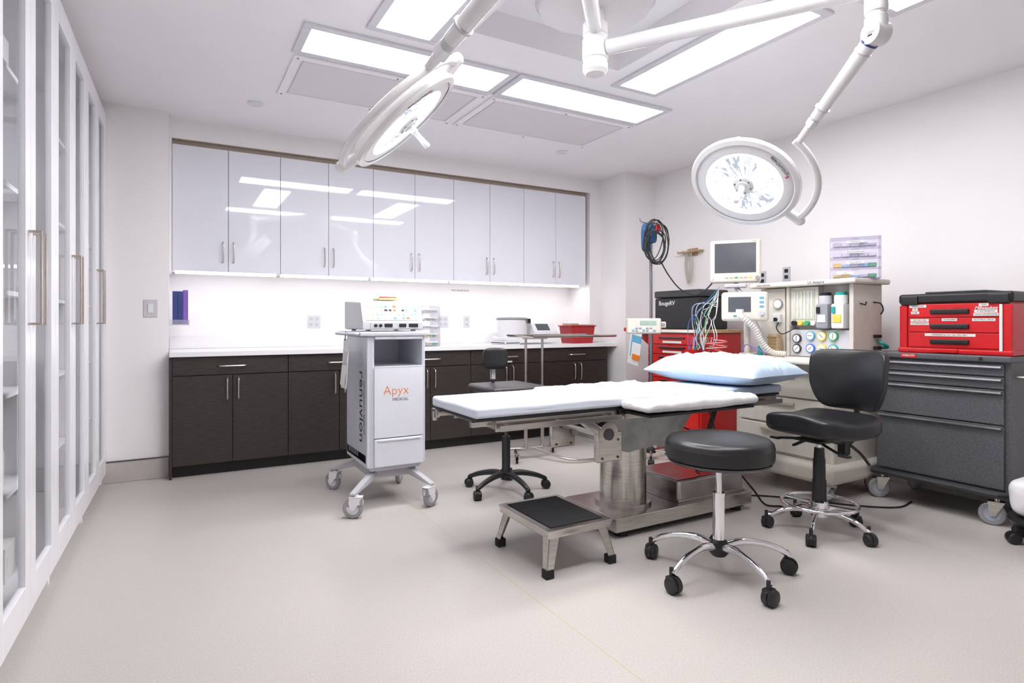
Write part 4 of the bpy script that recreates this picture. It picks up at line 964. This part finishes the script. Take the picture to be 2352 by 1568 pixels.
m = MB().box(4.36,4.42,4.05,4.33,1.80,1.815,0,.003).box(4.40,4.419,4.13,4.25,1.77,1.84,0,.003)
for y in (4.06,4.13,4.25,4.32): m.tube([(4.37,y,1.80),(4.345,y,1.795),(4.34,y,1.82)], .005, 6)
S(m, 'wall_hook_rack', TAN, 'brown hook rack with cords mounted on the wall', 'hook rack', (4.41,4.19,1.80))
m = MB()
for k in range(3): m.tube([(4.37,4.17+k*.02,1.80),(4.37,4.15+k*.02,1.65),(4.375,4.19+k*.015,1.50),(4.37,4.22+k*.015,1.66),(4.37,4.21+k*.015,1.80)], .004, 6, sm=6)
S(m, 'hanging_cords', CREAMK, 'pale cords hanging from a wall hook rack', 'cord', (4.37,4.19,1.5))

# ------------------------------------------------------------------ grey tool cart
th = T('tool_cart', 'dark grey hammertone drawer cart on swivel casters', 'cart', (4.16,1.84,0))
YA, YB = 1.475, 2.185
part(MB().box(3.95,4.39,YA,YB,.19,.90,0,.004), 'body', GHAM, th, world=True)
part(MB().box(3.915,4.40,YA-.015,YB+.015,.90,.935,0,.008), 'top', GHAM, th, world=True)
part(MB().box(3.91,4.40,YA-.02,YB+.02,.155,.195,0,.008).tube([(3.91,YA+.0,.185),(3.88,YA+.03,.185),(3.88,YB-.03,.185),(3.91,YB,.185)], .012, 8), 'bumper', GHAMD, th, world=True)
DPM = mat('drawer_pull_metal',(.40,.40,.42),.3,.9,nz=.1)
for z0,z1 in ((.825,.89),(.755,.82),(.56,.75),(.205,.555)):
    d = part(MB().box(3.93,3.951,YA+.025,YB-.025,z0,z1-.004,0,.003), 'drawer', GHAM, th, world=True)
    part(MB().prism([(3.931,YA+.03,z1-.006),(3.908,YA+.03,z1-.010),(3.906,YA+.03,z1-.020),(3.916,YA+.03,z1-.020),(3.931,YA+.03,z1-.030)], (0,YB-YA-.06,0)), 'handle', DPM, d, world=True)
bd = part(MB().box(3.912,3.9155,1.93,2.02,.905,.930,0), 'badge', RED, th, world=True)
part(MB().cyl((3.9115,1.60,.917),(3.916,1.60,.917),.010), 'lock', BLK, th, world=True)
text('HARLOFF', .017, (3.9115,1.975,.918), FX, WINK, th)
part(MB().tube([(4.0,YA,.82),(4.0,YA-.06,.82),(4.02,YA-.075,.83),(4.28,YA-.075,.83),(4.30,YA-.06,.82),(4.30,YA,.82)], .010, 10), 'push_handle', STEEL, th, world=True)
for p,an in (((3.95,2.17),2.4),((3.95,1.56),1.9),((4.33,2.15),1.0),((4.33,1.56),.6)):
    m = MB(); fork(m, p[0], p[1], .062, an, .158, .03); part(m, 'caster', [GRYP,mat('blue_grey_hub',(.42,.48,.56),.4,nz=.05),STEEL], th, world=True, label='grey swivel caster with steel fork')
th = T('tool_box', 'red and black three-drawer plastic tool box with labels', 'tool box', (4.12,1.76,.936))
TA, TB = 1.48, 2.035; TX0, TX1 = 3.96, 4.30
part(MB().box(TX0,TX1,TA,TB,.950,1.235,0,.010).box(TX0-.012,TX1,TA-.012,TA+.035,.955,1.225,0,.010).box(TX0-.012,TX1,TB-.035,TB+.012,.955,1.225,0,.010).box(TX0-.02,TX1,TA-.018,TB+.018,.936,.965,0,.008), 'case', REDT, th, world=True)
m = MB().box(TX0-.015,TX1+.005,TA-.016,TB+.016,1.232,1.292,0,.016,3).box(TX0+.02,TX1-.03,TA+.12,TB-.12,1.292,1.304,0,.005).box(TX0-.024,TX0+.02,TA+.0,TA+.10,1.225,1.28,0,.008).box(TX0-.024,TX0+.02,TB-.10,TB,1.225,1.28,0,.008)
part(m, 'lid', BLKP, th, world=True)
labs = [[('IV EXTENSION',1.59,1.183),('3WAY STOPCOCK',1.59,1.165),('NEEDLES/2%',1.94,1.217),('TAPE',1.60,1.219),('LUBE',1.955,1.178),('2%',1.955,1.197)],[('ALCOHOL PADS',1.60,1.135),('TOURNIQUETS',1.93,1.112),('22G 20G 18G',1.93,1.132),('TEGADERM',1.77,1.136)],[('SYRINGES 3cc 5cc 10cc 20cc 60cc',1.77,1.046)]]
for i,(z0,z1) in enumerate(((1.150,1.228),(1.062,1.145),(.972,1.057))):
    d = part(MB().box(TX0-.010,TX0+.01,TA+.04,TB-.04,z0,z1,0,.004), 'drawer', REDT, th, world=True)
    part(MB().box(TX0-.024,TX0-.008,1.67,1.87,z0+.020,z0+.048,0,.006), 'handle', BLKP, d, world=True)
    for s,y,z in labs[i]:
        w = .0080*len(s)+.014
        part(MB().box(TX0-.0118,TX0-.0105,y-w/2,y+w/2,z-.008,z+.008), 'label_strip', LABW, d, world=True)
        text(s, .0130, (TX0-.0122,y,z), FX, BLK, d)
text('Milwaukee', .025, (TX0-.0112,1.59,1.201), FX, WINK, th, off=.0003, shear=.3)
part(MB().box(TX0-.030,TX0-.012,1.72,1.84,.942,.965,0,.005), 'latch', REDT, th, world=True)
part(MB().box(TX0-.020,TX0-.010,TA+.03,TA+.045,.96,1.22,0,.003), 'edge_strip', LABW, th, world=True)

th = T('waste_bin', 'rolling bin with white plastic liner on black base', 'bin', (3.80,1.285,0))
part(MB().lathe([(0,.10),(.13,.10),(.145,.12),(.14,.135),(0,.135)]), 'dolly', BLKP, th)
for k in range(5):
    mm = MB(); twin(mm, .13, 0, .030, k); mm.cyl((.12,0,.05),(.12,0,.11),.01); part(mm, 'caster', BLKP, th, M=RZ(2*pi*k/5+2.4))
def bg(q):
    n = noise.noise(q*9)*.03+noise.noise(q*25)*.012; return q*(1+n*2)
part(MB().lathe([(0,.135),(.10,.135),(.11,.28),(.10,.28),(0,.26)]), 'bucket', METD, th)
part(MB().rbox((0,0,.235), (.235,.235,.19), p=4, cuts=16, warp=bg), 'liner', POLYB, th, label='crinkled white plastic liner')

# ------------------------------------------------------------------ world, camera, colour
w = bpy.data.worlds.new('World'); bpy.context.scene.world = w; w.use_nodes = True
w.node_tree.nodes['Background'].inputs[0].default_value = (.9,.88,.92,1); w.node_tree.nodes['Background'].inputs[1].default_value = .4
cam = bpy.data.cameras.new('camera'); co = bpy.data.objects.new('camera', cam); COL.objects.link(co)
co.location = (0,0,1.12); co.rotation_euler = (pi/2,0,-math.radians(29.65))
cam.sensor_width = 36; cam.clip_start = .05
cam.lens = 1372/2352*36; cam.shift_y = -44/2352
bpy.context.scene.camera = co
sc_ = bpy.context.scene
sc_.view_settings.view_transform = 'Standard'; sc_.view_settings.look = 'None'; sc_.view_settings.exposure = 0.0
